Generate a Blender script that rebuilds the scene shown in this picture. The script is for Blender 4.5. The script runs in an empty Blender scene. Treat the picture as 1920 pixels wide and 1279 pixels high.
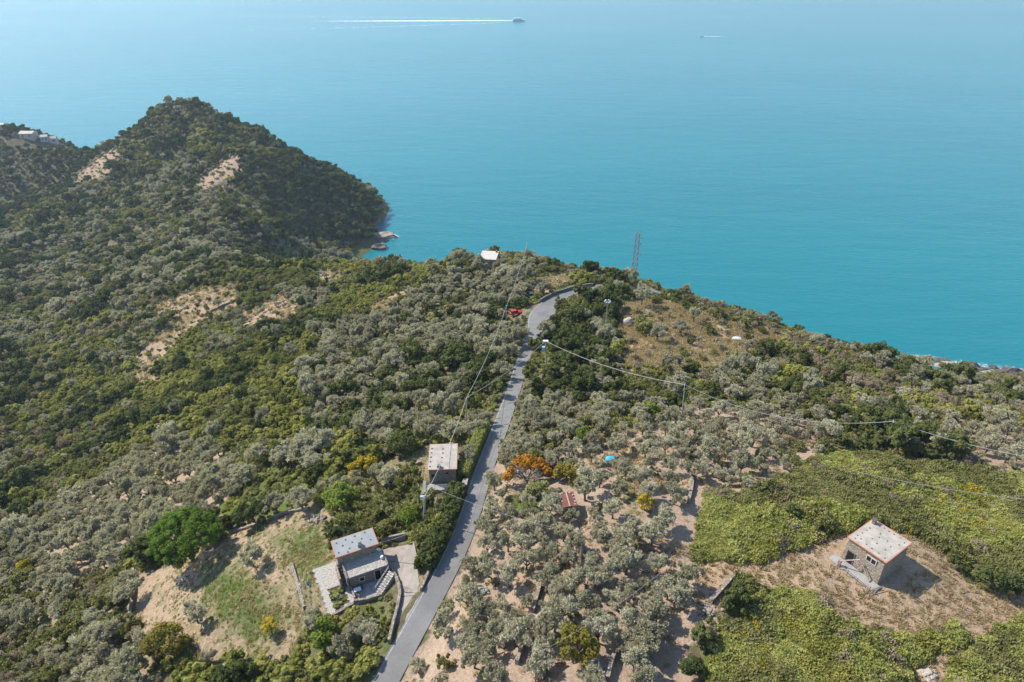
import bpy, bmesh, math, random
import numpy as np
from mathutils import Vector, Matrix
rng = np.random.default_rng(7)
random.seed(7)
R = math.radians
scene = bpy.context.scene
C = scene.collection

# ------------------------------------------------------------------ camera
PITCH = R(31.0); FPX = 1280.0; CAMZ = 220.0
cam_d = bpy.data.cameras.new('camera'); cam_d.sensor_width = 36; cam_d.lens = 24
cam_d.clip_start = 1; cam_d.clip_end = 60000
cam = bpy.data.objects.new('camera', cam_d); C.objects.link(cam)
cam.location = (0, 0, CAMZ); cam.rotation_euler = (R(90) - PITCH, 0, 0)
scene.camera = cam
# ------------------------------------------------------------------ world, sun, exposure
SUN_AZ = R(-64); SUN_EL = R(44)
world = bpy.data.worlds.new('World'); scene.world = world; world.use_nodes = True
wn = world.node_tree.nodes; wl = world.node_tree.links
sky = wn.new('ShaderNodeTexSky'); sky.sky_type = 'NISHITA'; sky.sun_disc = False
sky.sun_elevation = SUN_EL; sky.sun_rotation = SUN_AZ; sky.air_density = 1.0; sky.dust_density = 0.3; sky.ozone_density = 1.6
sky.altitude = 200
wn['Background'].inputs['Strength'].default_value = 0.15
wl.new(sky.outputs[0], wn['Background'].inputs['Color'])
sun_d = bpy.data.lights.new('sun', 'SUN'); sun_d.energy = 4.2; sun_d.angle = R(0.53); sun_d.color = (1.0, 0.925, 0.81)
sun = bpy.data.objects.new('sun', sun_d); C.objects.link(sun)
SUN_V = Vector((math.sin(SUN_AZ) * math.cos(SUN_EL), math.cos(SUN_AZ) * math.cos(SUN_EL), math.sin(SUN_EL)))
sun.rotation_euler = (-SUN_V).to_track_quat('-Z', 'Y').to_euler()
sun.location = (0, 0, 600)
vs = scene.view_settings; vs.view_transform = 'Standard'; vs.look = 'None'; vs.exposure = 0.75; vs.gamma = 1; vs.use_curve_mapping = False
cy = scene.cycles
cy.max_bounces = 5; cy.diffuse_bounces = 2; cy.glossy_bounces = 2; cy.transmission_bounces = 3; cy.volume_bounces = 0
cy.transparent_max_bounces = 6; cy.caustics_reflective = False; cy.caustics_refractive = False
cy.use_denoising = True
HAZE = 0.00010
cy.use_adaptive_sampling = True; cy.adaptive_threshold = 0.02

# ------------------------------------------------------------------ helpers: tags, meshes, materials
def tag(o, label=None, cat=None, group=None, kind=None):
    if label: o['label'] = label
    if cat: o['category'] = cat
    if group: o['group'] = group
    if kind: o['kind'] = kind
    return o
def empty(name, loc=(0, 0, 0), rz=0.0):
    o = bpy.data.objects.new(name, None); C.objects.link(o); o.location = loc; o.rotation_euler = (0, 0, rz)
    o.empty_display_size = 0.3
    return o
def link(name, me, mat=None, parent=None, loc=(0, 0, 0), rot=(0, 0, 0)):
    o = bpy.data.objects.new(name, me); C.objects.link(o)
    if mat is not None and not me.materials: me.materials.append(mat)
    if parent is not None: o.parent = parent
    o.location = loc; o.rotation_euler = rot
    return o
def pydata(name, v, f, mat=None, smooth=False):
    me = bpy.data.meshes.new(name); me.from_pydata([tuple(p) for p in v], [], [tuple(q) for q in f]); me.update()
    if mat: me.materials.append(mat)
    if smooth: me.polygons.foreach_set('use_smooth', [True] * len(me.polygons))
    return me
def np_mesh(name, V, F, mat=None, smooth=False):
    """V (n,3), F (m,k) with k fixed"""
    me = bpy.data.meshes.new(name); V = np.asarray(V, np.float32); F = np.asarray(F, np.int32); m, k = F.shape
    me.vertices.add(len(V)); me.vertices.foreach_set('co', V.ravel())
    me.loops.add(m * k); me.loops.foreach_set('vertex_index', F.ravel())
    me.polygons.add(m); me.polygons.foreach_set('loop_start', np.arange(0, m * k, k, dtype=np.int32))
    if smooth: me.polygons.foreach_set('use_smooth', np.ones(m, bool))
    me.update(calc_edges=True)
    if mat: me.materials.append(mat)
    return me
class MB:
    """collects boxes, prisms and tubes into one mesh"""
    def __init__(s): s.v = []; s.f = []
    def box(s, x0, x1, y0, y1, z0, z1):
        b = len(s.v)
        s.v += [(x0,y0,z0),(x1,y0,z0),(x1,y1,z0),(x0,y1,z0),(x0,y0,z1),(x1,y0,z1),(x1,y1,z1),(x0,y1,z1)]
        s.f += [(b,b+3,b+2,b+1),(b+4,b+5,b+6,b+7),(b,b+1,b+5,b+4),(b+1,b+2,b+6,b+5),(b+2,b+3,b+7,b+6),(b+3,b,b+4,b+7)]
        return s
    def hexa(s, p):
        b = len(s.v); s.v += [tuple(q) for q in p]
        s.f += [(b,b+3,b+2,b+1),(b+4,b+5,b+6,b+7),(b,b+1,b+5,b+4),(b+1,b+2,b+6,b+5),(b+2,b+3,b+7,b+6),(b+3,b,b+4,b+7)]
        return s
    def prism(s, poly, z0, z1):
        """poly: xy list; z0/z1 numbers or lists"""
        n = len(poly); b = len(s.v)
        za = z0 if isinstance(z0, (list, tuple)) else [z0] * n; zb = z1 if isinstance(z1, (list, tuple)) else [z1] * n
        s.v += [(p[0], p[1], za[i]) for i, p in enumerate(poly)] + [(p[0], p[1], zb[i]) for i, p in enumerate(poly)]
        s.f.append(tuple(b + i for i in reversed(range(n)))); s.f.append(tuple(b + n + i for i in range(n)))
        for i in range(n):
            j = (i + 1) % n; s.f.append((b+i, b+j, b+n+j, b+n+i))
        return s
    def tube(s, pts, r, seg=6, r2=None, cap=True):
        pts = [Vector(p) for p in pts]; n = len(pts); b = len(s.v)
        for i, p in enumerate(pts):
            d = (pts[min(i+1, n-1)] - pts[max(i-1, 0)]).normalized()
            a = d.cross(Vector((0, 0, 1)))
            if a.length < 1e-3: a = Vector((1, 0, 0))
            a.normalize(); c = d.cross(a)
            t = i / max(n - 1, 1); rr = (r[i] if isinstance(r, (list, tuple)) else (r if r2 is None else r + (r2 - r) * t))
            for k in range(seg):
                q = 2 * math.pi * k / seg
                s.v.append(tuple(p + (a * math.cos(q) + c * math.sin(q)) * rr))
        for i in range(n - 1):
            for k in range(seg):
                k2 = (k + 1) % seg
                s.f.append((b+i*seg+k, b+i*seg+k2, b+(i+1)*seg+k2, b+(i+1)*seg+k))
        if cap:
            s.f.append(tuple(b + k for k in reversed(range(seg)))); s.f.append(tuple(b + (n-1)*seg + k for k in range(seg)))
        return s
    def mesh(s, name, mat=None, smooth=False): return pydata(name, s.v, s.f, mat, smooth)
    def build(s, name, mat=None, parent=None, loc=(0,0,0), rot=(0,0,0), smooth=False):
        return link(name, s.mesh(name, mat, smooth), None, parent, loc, rot)

def mat_new(name):
    m = bpy.data.materials.new(name); m.use_nodes = True
    nt = m.node_tree; return m, nt.nodes, nt.links, nt.nodes['Principled BSDF']
def noise(n, l, scale, detail=3, rough=0.55, coord=None, dim='3D'):
    t = n.new('ShaderNodeTexNoise'); t.inputs['Scale'].default_value = scale; t.inputs['Detail'].default_value = detail; t.inputs['Roughness'].default_value = rough
    if coord is not None: l.new(coord, t.inputs['Vector'])
    return t
def ramp(n, l, src, stops):
    r = n.new('ShaderNodeValToRGB'); e = r.color_ramp.elements
    while len(e) < len(stops): e.new(0.5)
    for i, (p, c) in enumerate(stops):
        e[i].position = p; e[i].color = (*c, 1) if len(c) == 3 else c
    l.new(src, r.inputs[0]); return r
def mix(n, l, fac, a, b, kind='MIX'):
    m = n.new('ShaderNodeMix'); m.data_type = 'RGBA'; m.blend_type = kind
    for s, x in ((0, fac), (6, a), (7, b)):
        if hasattr(x, 'is_output'): l.new(x, m.inputs[s])
        elif s == 0: m.inputs[s].default_value = x
        else: m.inputs[s].default_value = (*x, 1)
    return m.outputs[2]
def bump(n, l, h, strength, dist, bsdf):
    b = n.new('ShaderNodeBump'); b.inputs['Strength'].default_value = strength; b.inputs['Distance'].default_value = dist
    l.new(h, b.inputs['Height']); l.new(b.outputs[0], bsdf.inputs['Normal']); return b
def simple(name, c1, c2=None, scale=3.0, rough=0.85, bmp=0.0, bscale=None, metal=0.0, detail=4, p0=0.35, p1=0.65):
    m, n, l, b = mat_new(name)
    b.inputs['Roughness'].default_value = rough; b.inputs['Metallic'].default_value = metal
    b.inputs['Specular IOR Level'].default_value = 0.3
    tc = n.new('ShaderNodeTexCoord')
    if c2 is None: c2 = tuple(x * 0.75 for x in c1)
    t = noise(n, l, scale, detail, 0.6, tc.outputs['Object'])
    r = ramp(n, l, t.outputs['Fac'], [(p0, c2), (p1, c1)])
    l.new(r.outputs[0], b.inputs['Base Color'])
    if bmp:
        t2 = noise(n, l, bscale or scale * 3, 4, 0.6, tc.outputs['Object']); bump(n, l, t2.outputs['Fac'], bmp, 0.05, b)
    return m

# ------------------------------------------------------------------ camera geometry
CP, SP = math.cos(PITCH), math.sin(PITCH)
def ray(u, v):
    a, b = u - 960.0, 640.0 - v
    return np.array([a, CP * FPX + SP * b, -SP * FPX + CP * b]) / FPX
def at_depth(u, v, D): return np.array([0, 0, CAMZ]) + ray(u, v) * D
def project(P):
    P = np.atleast_2d(P); d = P - np.array([0, 0, CAMZ])
    D = d[:, 1] * CP - d[:, 2] * SP; up = d[:, 1] * SP + d[:, 2] * CP
    Ds = np.where(D > 1, D, 1)
    return 960 + FPX * d[:, 0] / Ds, 640 - FPX * up / Ds, D

# ------------------------------------------------------------------ terrain: surveyed spot heights
SPOTS = [ # pixel, depth
 (1640,1040,90),(690,1085,100),(830,895,120),(905,900,115),(965,730,155),(990,640,190),(1020,570,215),
 (730,1270,85),(800,1130,93),(960,1279,77),(1200,1000,95),(1200,800,130),(1500,800,132),(1750,780,142),
 (1400,640,190),(1600,900,108),(1500,1270,75),(1900,1270,76),(1900,1060,92),(1300,1180,82),(1050,1150,85),
 (400,1100,108),(550,1000,114),(100,1200,115),(0,1270,113),(300,1230,102),(550,1250,92),(300,950,148),(0,1000,158),(0,1130,130),(100,900,182),(550,850,145),
 (700,780,157),(800,650,200),(550,700,192),(300,800,195),(400,700,222),(0,880,205),(0,760,262),(150,760,245),(700,600,232),
 (600,560,262),(300,580,288),(450,580,270),(0,650,330),(0,550,420),(150,600,330),
 (860,500,262),(950,480,268),(1030,500,262),(1100,515,250),(1200,530,245),(1300,560,232),(1420,600,208),(1520,640,196),(1640,678,185),(1780,740,170),(1900,764,156),(1920,850,122),
 (700,495,292),(600,490,305),(500,500,325),(450,480,372),
 (340,197,645),(300,215,648),(380,203,648),(430,225,645),(482,248,636),(252,252,640),(222,266,636),(196,284,630),(400,420,452),(450,300,550),(250,450,472),(200,330,585),(100,450,505),(0,420,540),(300,330,575),
 (500,420,470),(505,340,540),(470,250,605),(530,285,612),
 (560,460,500),(620,420,555),(650,380,578),(620,330,600),(690,410,590),(700,440,575),
 (0,240,650),(60,255,648),(150,292,640),(0,370,588),(90,370,590),(0,320,612),(80,320,615),(160,320,612),
]
FIXED = [ # x, y, z under water, behind crests, beyond the frame
 (-20,330,20),(-75,345,20),(40,320,20),(100,290,20),(150,255,25),(200,225,40),(212,288,12),(190,330,-6),(232,312,4),(262,318,4),(290,318,5),(320,322,4),(345,340,-3),(262,345,-5),(300,348,-5),
 (-30,390,-14),(40,380,-16),(120,360,-16),(250,370,-14),(350,380,-12),(-95,400,-6),(-110,440,-8),(-90,480,-10),(-120,395,10),(-60,470,-16),(-60,540,-18),
 (-95,560,-12),(-110,640,-14),(-150,690,-10),(-220,720,0),(-300,730,8),(-380,690,6),(-330,770,-16),(-200,780,-18),(0,640,-22),(150,520,-22),(350,500,-22),(500,450,-20),
 (-420,720,4),(-500,760,4),(-400,800,-18),(-600,700,50),(-600,600,30),(-600,780,-4),(-650,850,-18),
 (-520,520,28),(-500,400,50),(-420,300,70),(-420,420,40),(-330,230,80),(-250,150,95),(-300,50,110),(-200,60,108),(-140,20,115),
 (-60,-60,150),(0,-50,165),(100,-50,170),(200,0,160),(180,80,140),(230,150,95),(300,200,50),(330,100,90),(380,250,15),(480,300,-10),(450,150,40),(600,200,-15),(-300,-60,130),(400,-60,120),(600,0,60),
]
pts = [at_depth(*s) for s in SPOTS] + [np.array(p, float) for p in FIXED]
PT = np.array(pts)
def _phi(r): return np.sqrt(r * r + 12.0 ** 2)
def _fit():
    n = len(PT); d = np.linalg.norm(PT[:, None, :2] - PT[None, :, :2], axis=2)
    A = np.zeros((n + 3, n + 3)); A[:n, :n] = _phi(d) - np.eye(n) * 1.2
    A[:n, n] = 1; A[:n, n+1:] = PT[:, :2]; A[n, :n] = 1; A[n+1:, :n] = PT[:, :2].T
    return np.linalg.solve(A, np.concatenate([PT[:, 2], np.zeros(3)]))
RBF = _fit()
def base_z(X, Y):
    sh = X.shape; q = np.stack([X.ravel(), Y.ravel()], 1); out = np.zeros(len(q)); n = len(PT)
    for i in range(0, len(q), 20000):
        c = q[i:i+20000]; d = np.sqrt(((c[:, None] - PT[None, :, :2]) ** 2).sum(2))
        out[i:i+20000] = _phi(d) @ RBF[:n] + RBF[n] + c @ RBF[n+1:]
    return out.reshape(sh)
def graded(lo, hi, fine_lo, fine_hi, s, smax, g=1.035):
    a = list(np.arange(fine_lo, fine_hi + 1e-6, s)); st = s; x = a[-1]
    while x < hi: st = min(st * g, smax); x += st; a.append(x)
    st = s; x = a[0]; pre = []
    while x > lo: st = min(st * g, smax); x -= st; pre.append(x)
    return np.array(pre[::-1] + a)
GX = graded(-620, 560, -110, 110, 0.9, 7); GY = graded(-60, 860, 40, 225, 0.9, 7)
XX, YY = np.meshgrid(GX, GY)
# cheap value noise
def vnoise(X, Y, s, seed):
    g = np.random.default_rng(seed).random((256, 256)); x = X / s + 100; y = Y / s + 100
    xi = np.floor(x).astype(int); yi = np.floor(y).astype(int); fx = x - xi; fy = y - yi
    fx = fx * fx * (3 - 2 * fx); fy = fy * fy * (3 - 2 * fy); G = lambda a, b: g[a % 256, b % 256]
    return (G(xi, yi) * (1-fx) + G(xi+1, yi) * fx) * (1-fy) + (G(xi, yi+1) * (1-fx) + G(xi+1, yi+1) * fx) * fy - 0.5
ZZ = base_z(XX, YY)
class Field:
    def __init__(s, Z): s.Z = Z
    def __call__(s, x, y):
        x = np.clip(np.asarray(x, float), GX[0], GX[-1] - 1e-3); y = np.clip(np.asarray(y, float), GY[0], GY[-1] - 1e-3)
        i = np.clip(np.searchsorted(GX, x, 'right') - 1, 0, len(GX) - 2); j = np.clip(np.searchsorted(GY, y, 'right') - 1, 0, len(GY) - 2)
        fx = (x - GX[i]) / (GX[i+1] - GX[i]); fy = (y - GY[j]) / (GY[j+1] - GY[j]); Z = s.Z
        return (Z[j, i] * (1-fx) + Z[j, i+1] * fx) * (1-fy) + (Z[j+1, i] * (1-fx) + Z[j+1, i+1] * fx) * fy
TZ = Field(ZZ)
def hit(u, v, h=0.0):
    """where the line of sight through a pixel meets the ground raised by h"""
    d = ray(u, v); o = np.array([0, 0, CAMZ]); ts = np.arange(40, 1100, 0.5)
    P = o + d * ts[:, None]; g = P[:, 2] - TZ(P[:, 0], P[:, 1]) - h
    k = np.argmax(g < 0)
    if g[k] >= 0: return None
    a, b = ts[k-1], ts[k]
    t = a + (b - a) * g[k-1] / (g[k-1] - g[k]); p = o + d * t
    return np.array([p[0], p[1], float(TZ(p[0], p[1]))])
def inpoly(u, v, poly):
    u = np.asarray(u); v = np.asarray(v); c = np.zeros(u.shape, bool); n = len(poly); j = n - 1
    for i in range(n):
        xi, yi = poly[i]; xj, yj = poly[j]
        t = ((yi > v) != (yj > v)) & (u < (xj - xi) * (v - yi) / (yj - yi + 1e-12) + xi)
        c ^= t; j = i
    return c

def at_z(u, v, z):
    d = ray(u, v); t = (z - CAMZ) / d[2]; return np.array([d[0] * t, d[1] * t, z])
# ------------------------------------------------------------------ road line and level pads cut into the slope
ROAD_PX = [(690,1340),(726,1275),(755,1215),(800,1140),(845,1055),(872,1000),(889,938),(908,877),(938,802),(966,722),(981,672),(997,637),(1013,597),(1026,570),
           (1060,551),(1110,540),(1180,541),(1250,551),(1330,568),(1420,591),(1500,616),(1580,643),(1680,677)]
def smooth_line(P, step=1.0, it=3):
    P = np.asarray(P, float); d = np.r_[0, np.cumsum(np.linalg.norm(np.diff(P[:, :2], axis=0), axis=1))]
    s = np.arange(0, d[-1], step); Q = np.stack([np.interp(s, d, P[:, k]) for k in range(P.shape[1])], 1)
    for _ in range(int(it * 10)):
        Q[1:-1] = (Q[:-2] + 2 * Q[1:-1] + Q[2:]) / 4
    return Q
road_pts = np.array([hit(u, v) for u, v in ROAD_PX])
ROAD = smooth_line(road_pts, 1.2, 3)
ROAD_W = np.full(len(ROAD), 1.62)                                  # half width
_, _rv, _ = project(ROAD); _ru, _, _ = project(ROAD)
ROAD_W += 2.1 * np.exp(-((_rv - 592) / 26.0) ** 2) * (_ru < 1060)
ROAD_N = np.gradient(ROAD[:, :2], axis=0); ROAD_N /= np.linalg.norm(ROAD_N, axis=1)[:, None]; ROAD_N = np.stack([ROAD_N[:, 1], -ROAD_N[:, 0]], 1)  # to the right
def road_dist(x, y):
    q = np.stack([np.ravel(x), np.ravel(y)], 1); dmin = np.full(len(q), 1e9); k = np.zeros(len(q), int)
    for i in range(0, len(q), 20000):
        d = ((q[i:i+20000, None] - ROAD[None, :, :2]) ** 2).sum(2); k[i:i+20000] = d.argmin(1); dmin[i:i+20000] = np.sqrt(d.min(1))
    return dmin.reshape(np.shape(x)), k.reshape(np.shape(x))
# gentle natural relief and terraces
near = (XX > -300) & (XX < 260) & (YY < 420)
ZZ += vnoise(XX, YY, 9, 1) * 1.0 + vnoise(XX, YY, 3.2, 2) * 0.35 + vnoise(XX, YY, 30, 3) * 1.6 * (YY > 120)
farm = np.clip((YY - 330) / 80, 0, 1); ZZ += farm * (vnoise(XX, YY, 22, 4) * 5 + vnoise(XX, YY, 48, 5) * 6)
tm = np.clip((XX + 8 - (YY - 60) * 0.02) / 6, 0, 1) * np.clip((52 - XX) / 10, 0, 1) * np.clip((118 - YY) / 12, 0, 1)
st = 1.5; zc = ZZ + vnoise(XX, YY, 16, 6) * 0.8; fr = zc / st - np.floor(zc / st); step = st * (np.floor(zc / st) + np.clip((fr - 0.74) / 0.26, 0, 1)) - zc + 0.35 * st * fr
ZZ += tm * step * 0.7
rd, rk = road_dist(XX[near], YY[near])
w = 1 - np.clip((rd - ROAD_W[rk] - 0.9) / 3.5, 0, 1); w = w * w * (3 - 2 * w)
zr = ZZ[near] * (1 - w) + (ROAD[rk, 2] - 0.07) * w
ZZ[near] = zr
def seg_dist(x, y, poly):
    d = np.full(np.shape(x), 1e9); n = len(poly)
    for i in range(n):
        a = np.array(poly[i][:2]); b = np.array(poly[(i+1) % n][:2]); ab = b - a
        t = np.clip(((x - a[0]) * ab[0] + (y - a[1]) * ab[1]) / (ab @ ab + 1e-9), 0, 1)
        d = np.minimum(d, np.hypot(x - a[0] - t * ab[0], y - a[1] - t * ab[1]))
    return d
def pad(poly, z=None, blend=2.0, drop=0.12, grow=0.5):
    """levels the ground under a world polygon (a plane through its corners, or flat at z)"""
    P = np.array(poly, float)
    if z is None:
        A = np.c_[P[:, :2], np.ones(len(P))]; co = np.linalg.lstsq(A, P[:, 2], rcond=None)[0]
    else: co = np.array([0, 0, z])
    d = seg_dist(XX, YY, P); ins = inpoly(XX, YY, [tuple(p[:2]) for p in P]); d = np.where(ins, -d, d)
    w = 1 - np.clip((d - grow) / blend, 0, 1); w = w * w * (3 - 2 * w)
    ZZ[:] = ZZ * (1 - w) + (co[0] * XX + co[1] * YY + co[2] - drop) * w
    return co
def plane_z(co, x, y): return co[0] * x + co[1] * y + co[2]

# house frames (local x along the near eave, local y away from the viewer)
def rect_frame(px, z):
    P = np.array([at_z(u, v, z) for u, v in px])           # far-left, far-right, near-right, near-left
    c = P.mean(0); ex = (P[1] - P[0] + P[2] - P[3]) / 2; ey = (P[0] - P[3] + P[1] - P[2]) / 2
    a = (math.atan2(ex[1], ex[0]) + math.atan2(ey[1], ey[0]) - math.pi / 2) / 2
    return c, a, np.linalg.norm(ex), np.linalg.norm(ey)
def to_local(p, o, a):
    d = np.asarray(p)[:2] - np.asarray(o)[:2]; c, s = math.cos(a), math.sin(a)
    return (d[0] * c + d[1] * s, -d[0] * s + d[1] * c)
# house below the road
zA = float(hit(690, 1112)[2]) + 0.2
A_H, A_T = 4.3, 2.5
A_c, A_a, A_w, A_d = rect_frame([(617,1013),(697,994),(713,1021),(631,1043)], zA + A_H)
# hut by the hedge
zB = float(hit(858, 906)[2]) + 0.1; B_H = 3.2
B_c, B_a, B_w, B_d = rect_frame([(808,836),(862,831),(853,878),(799,882)], zB + B_H)
# hut in the dry clearing: left, back, right, near corners of its roof
zC = float(hit(1650, 1088)[2]) + 0.1; C_H = 4.0
C_c, C_a, C_w, C_d = rect_frame([(1587,1005),(1638,974),(1713,1020),(1661,1055)], zC + C_H)
# here "far-left" = left corner, so local x runs left->back
# white-roofed house near the crest
zD = float(hit(915, 497)[2]); D_H = 3.4
D_c, D_a, D_w, D_d = rect_frame([(909,472),(939,471),(927,486),(893,487)], zD + D_H)
# shed with the red roof
zE = float(hit(1066, 958)[2]); E_H = 2.2
E_c, E_a, E_w, E_d = rect_frame([(1049,924),(1075,921),(1077,948),(1058,952)], zE + E_H)
def rect_world(c, a, w, d, gx=0.0, gy=0.0, z=0.0):
    ca, sa = math.cos(a), math.sin(a); out = []
    for sx, sy in ((-1,-1),(1,-1),(1,1),(-1,1)):
        x, y = sx * (w / 2 + gx), sy * (d / 2 + gy); out.append((c[0] + x * ca - y * sa, c[1] + x * sa + y * ca, z))
    return out
yard_px = [(588,1068),(628,1053),(642,1090),(653,1101),(664,1132),(628,1152),(619,1160)]
bed_px = [(613,1106),(637,1098),(646,1101),(657,1131),(628,1148)]
patio_px = [(642,1092),(658,1100),(735,1072),(741,1092),(718,1117),(668,1134)]
drive_px = [(718,1027),(774,1021),(784,1075),(788,1115),(772,1148),(742,1205),(731,1212),(749,1130),(744,1092),(724,1052)]
yard = [at_z(u, v, zA) for u, v in yard_px]; patio = [at_z(u, v, zA) for u, v in patio_px]; bed = [at_z(u, v, zA) for u, v in bed_px]
foot_A = rect_world(A_c, A_a, A_w, A_d, 0, 0, zA)
pad(yard, zA, 3.0); pad(patio, zA, 2.0); pad(foot_A, zA, 1.6)
TZ = Field(ZZ)
drive = []
for u, v in drive_px:
    p = hit(u, v); 
    d_, k_ = road_dist(np.array([p[0]]), np.array([p[1]]))
    drive.append(p)
drive = np.array(drive); drive_co = pad(drive, None, 1.5, 0.12)
foot_B = rect_world(B_c, B_a, B_w, B_d, 0, 0, zB); pad(foot_B, zB, 2.0)
foot_C = rect_world(C_c, C_a, C_w, C_d, 0, 0, zC); pad(rect_world(C_c, C_a, C_w, C_d, 1.0, 1.0, zC), zC, 4.0)
foot_D = rect_world(D_c, D_a, D_w, D_d, 0, 0, zD); pad(foot_D, zD, 2.5)
foot_E = rect_world(E_c, E_a, E_w, E_d, 0, 0, zE); pad(foot_E, zE, 1.5)
# the road bed again, where pads reached into it
rd, rk = road_dist(XX[near], YY[near]); w = 1 - np.clip((rd - ROAD_W[rk] - 0.3) / 1.2, 0, 1); ZZ[near] = ZZ[near] * (1 - w) + (ROAD[rk, 2] - 0.07) * w
TZ = Field(ZZ)

# ------------------------------------------------------------------ land cover, surveyed once and kept in ground coordinates
# name: (plants {kind: weight}, spacing, scale, (green, dry, soil))
ZONES = {
 'hills':   (dict(O=.30,H=.25,S=.25,Y=.12,B=.08), 3.0, 1.15, (.25,.15,.1)),
 'head':    (dict(H=.52,S=.30,O=.10,Y=.08), 3.7, 1.3, (.25,.1,.05)),
 'cliff':   (dict(H=1.0), 4.6, 1.5, (.2,.1,.05)),  # dark evergreens only, their colour deepening the shade on this face
 'ridge':   (dict(H=.7,S=.3), 4.0, 1.1, (.2,.1,.1)),
 'yellow':  (dict(Y=.58,S=.20,H=.14,O=.08), 2.2, .95, (.5,.2,.05)),
 'silver':  (dict(O=.74,S=.14,H=.12), 2.9, 1.05, (.3,.3,.15)),
 'crest':   (dict(O=.4,S=.3,H=.2,Y=.1), 2.7, 1.0, (.3,.3,.15)),
 'dense':   (dict(H=.52,S=.36,O=.12), 2.4, 1.0, (.3,.2,.05)),
 'midr':    (dict(S=.36,O=.50,H=.14), 2.4, .95, (.3,.3,.1)),
 'dry':     (dict(O=.35,S=.4,B=.25), 6.5, .95, (.12,.9,.1)),
 'maqr':    (dict(S=.46,H=.12,Y=.2,B=.16,O=.06), 2.5, 1.0, (.4,.25,.05)),
 'skyline': (dict(O=.34,S=.36,B=.2,Y=.1), 3.3, .85, (.2,.6,.15)),
 'grove2':  (dict(O=.9,S=.1), 3.5, 1.0, (.1,.4,.6)),
 'edge':    (dict(O=.5,B=.3,S=.2), 3.2, .9, (.1,.5,.4)),
 'grove':   (dict(O=.88,S=.06,B=.06), 4.9, .95, (.1,.35,.75)),
 'bramble': (dict(S=.5,B=.3,H=.2), 9.0, .55, (.9,.2,0)),
 'clear':   (dict(), 99, 1, (.06,.75,.5)),
 'lawn':    (dict(), 99, 1, (.30,.55,.38)),
 'rough':   (dict(Y=.6,S=.4), 4.5, .6, (.8,.3,0)),
 'lgrove':  (dict(O=.95,S=.05), 2.9, 1.05, (.1,.4,.5)),
 'corner':  (dict(O=.66,S=.22,B=.12), 2.7, 1.0, (.25,.4,.25)),
 'bottom':  (dict(S=.35,Y=.3,O=.3,H=.05), 2.5, .9, (.5,.3,.05)),
 'garden':  (dict(Y=.4,S=.36,H=.14,O=.1), 2.3, 1.05, (.4,.4,.15)),
 'bare':    (dict(O=.45,S=.35,Y=.2), 4.6, .7, (.26,.55,.40)),
 'stony':   (dict(), 99, 1, (.05,.35,.8)),
 'yardz':   (dict(), 99, 1, (.45,.45,.25)),
}
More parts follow.
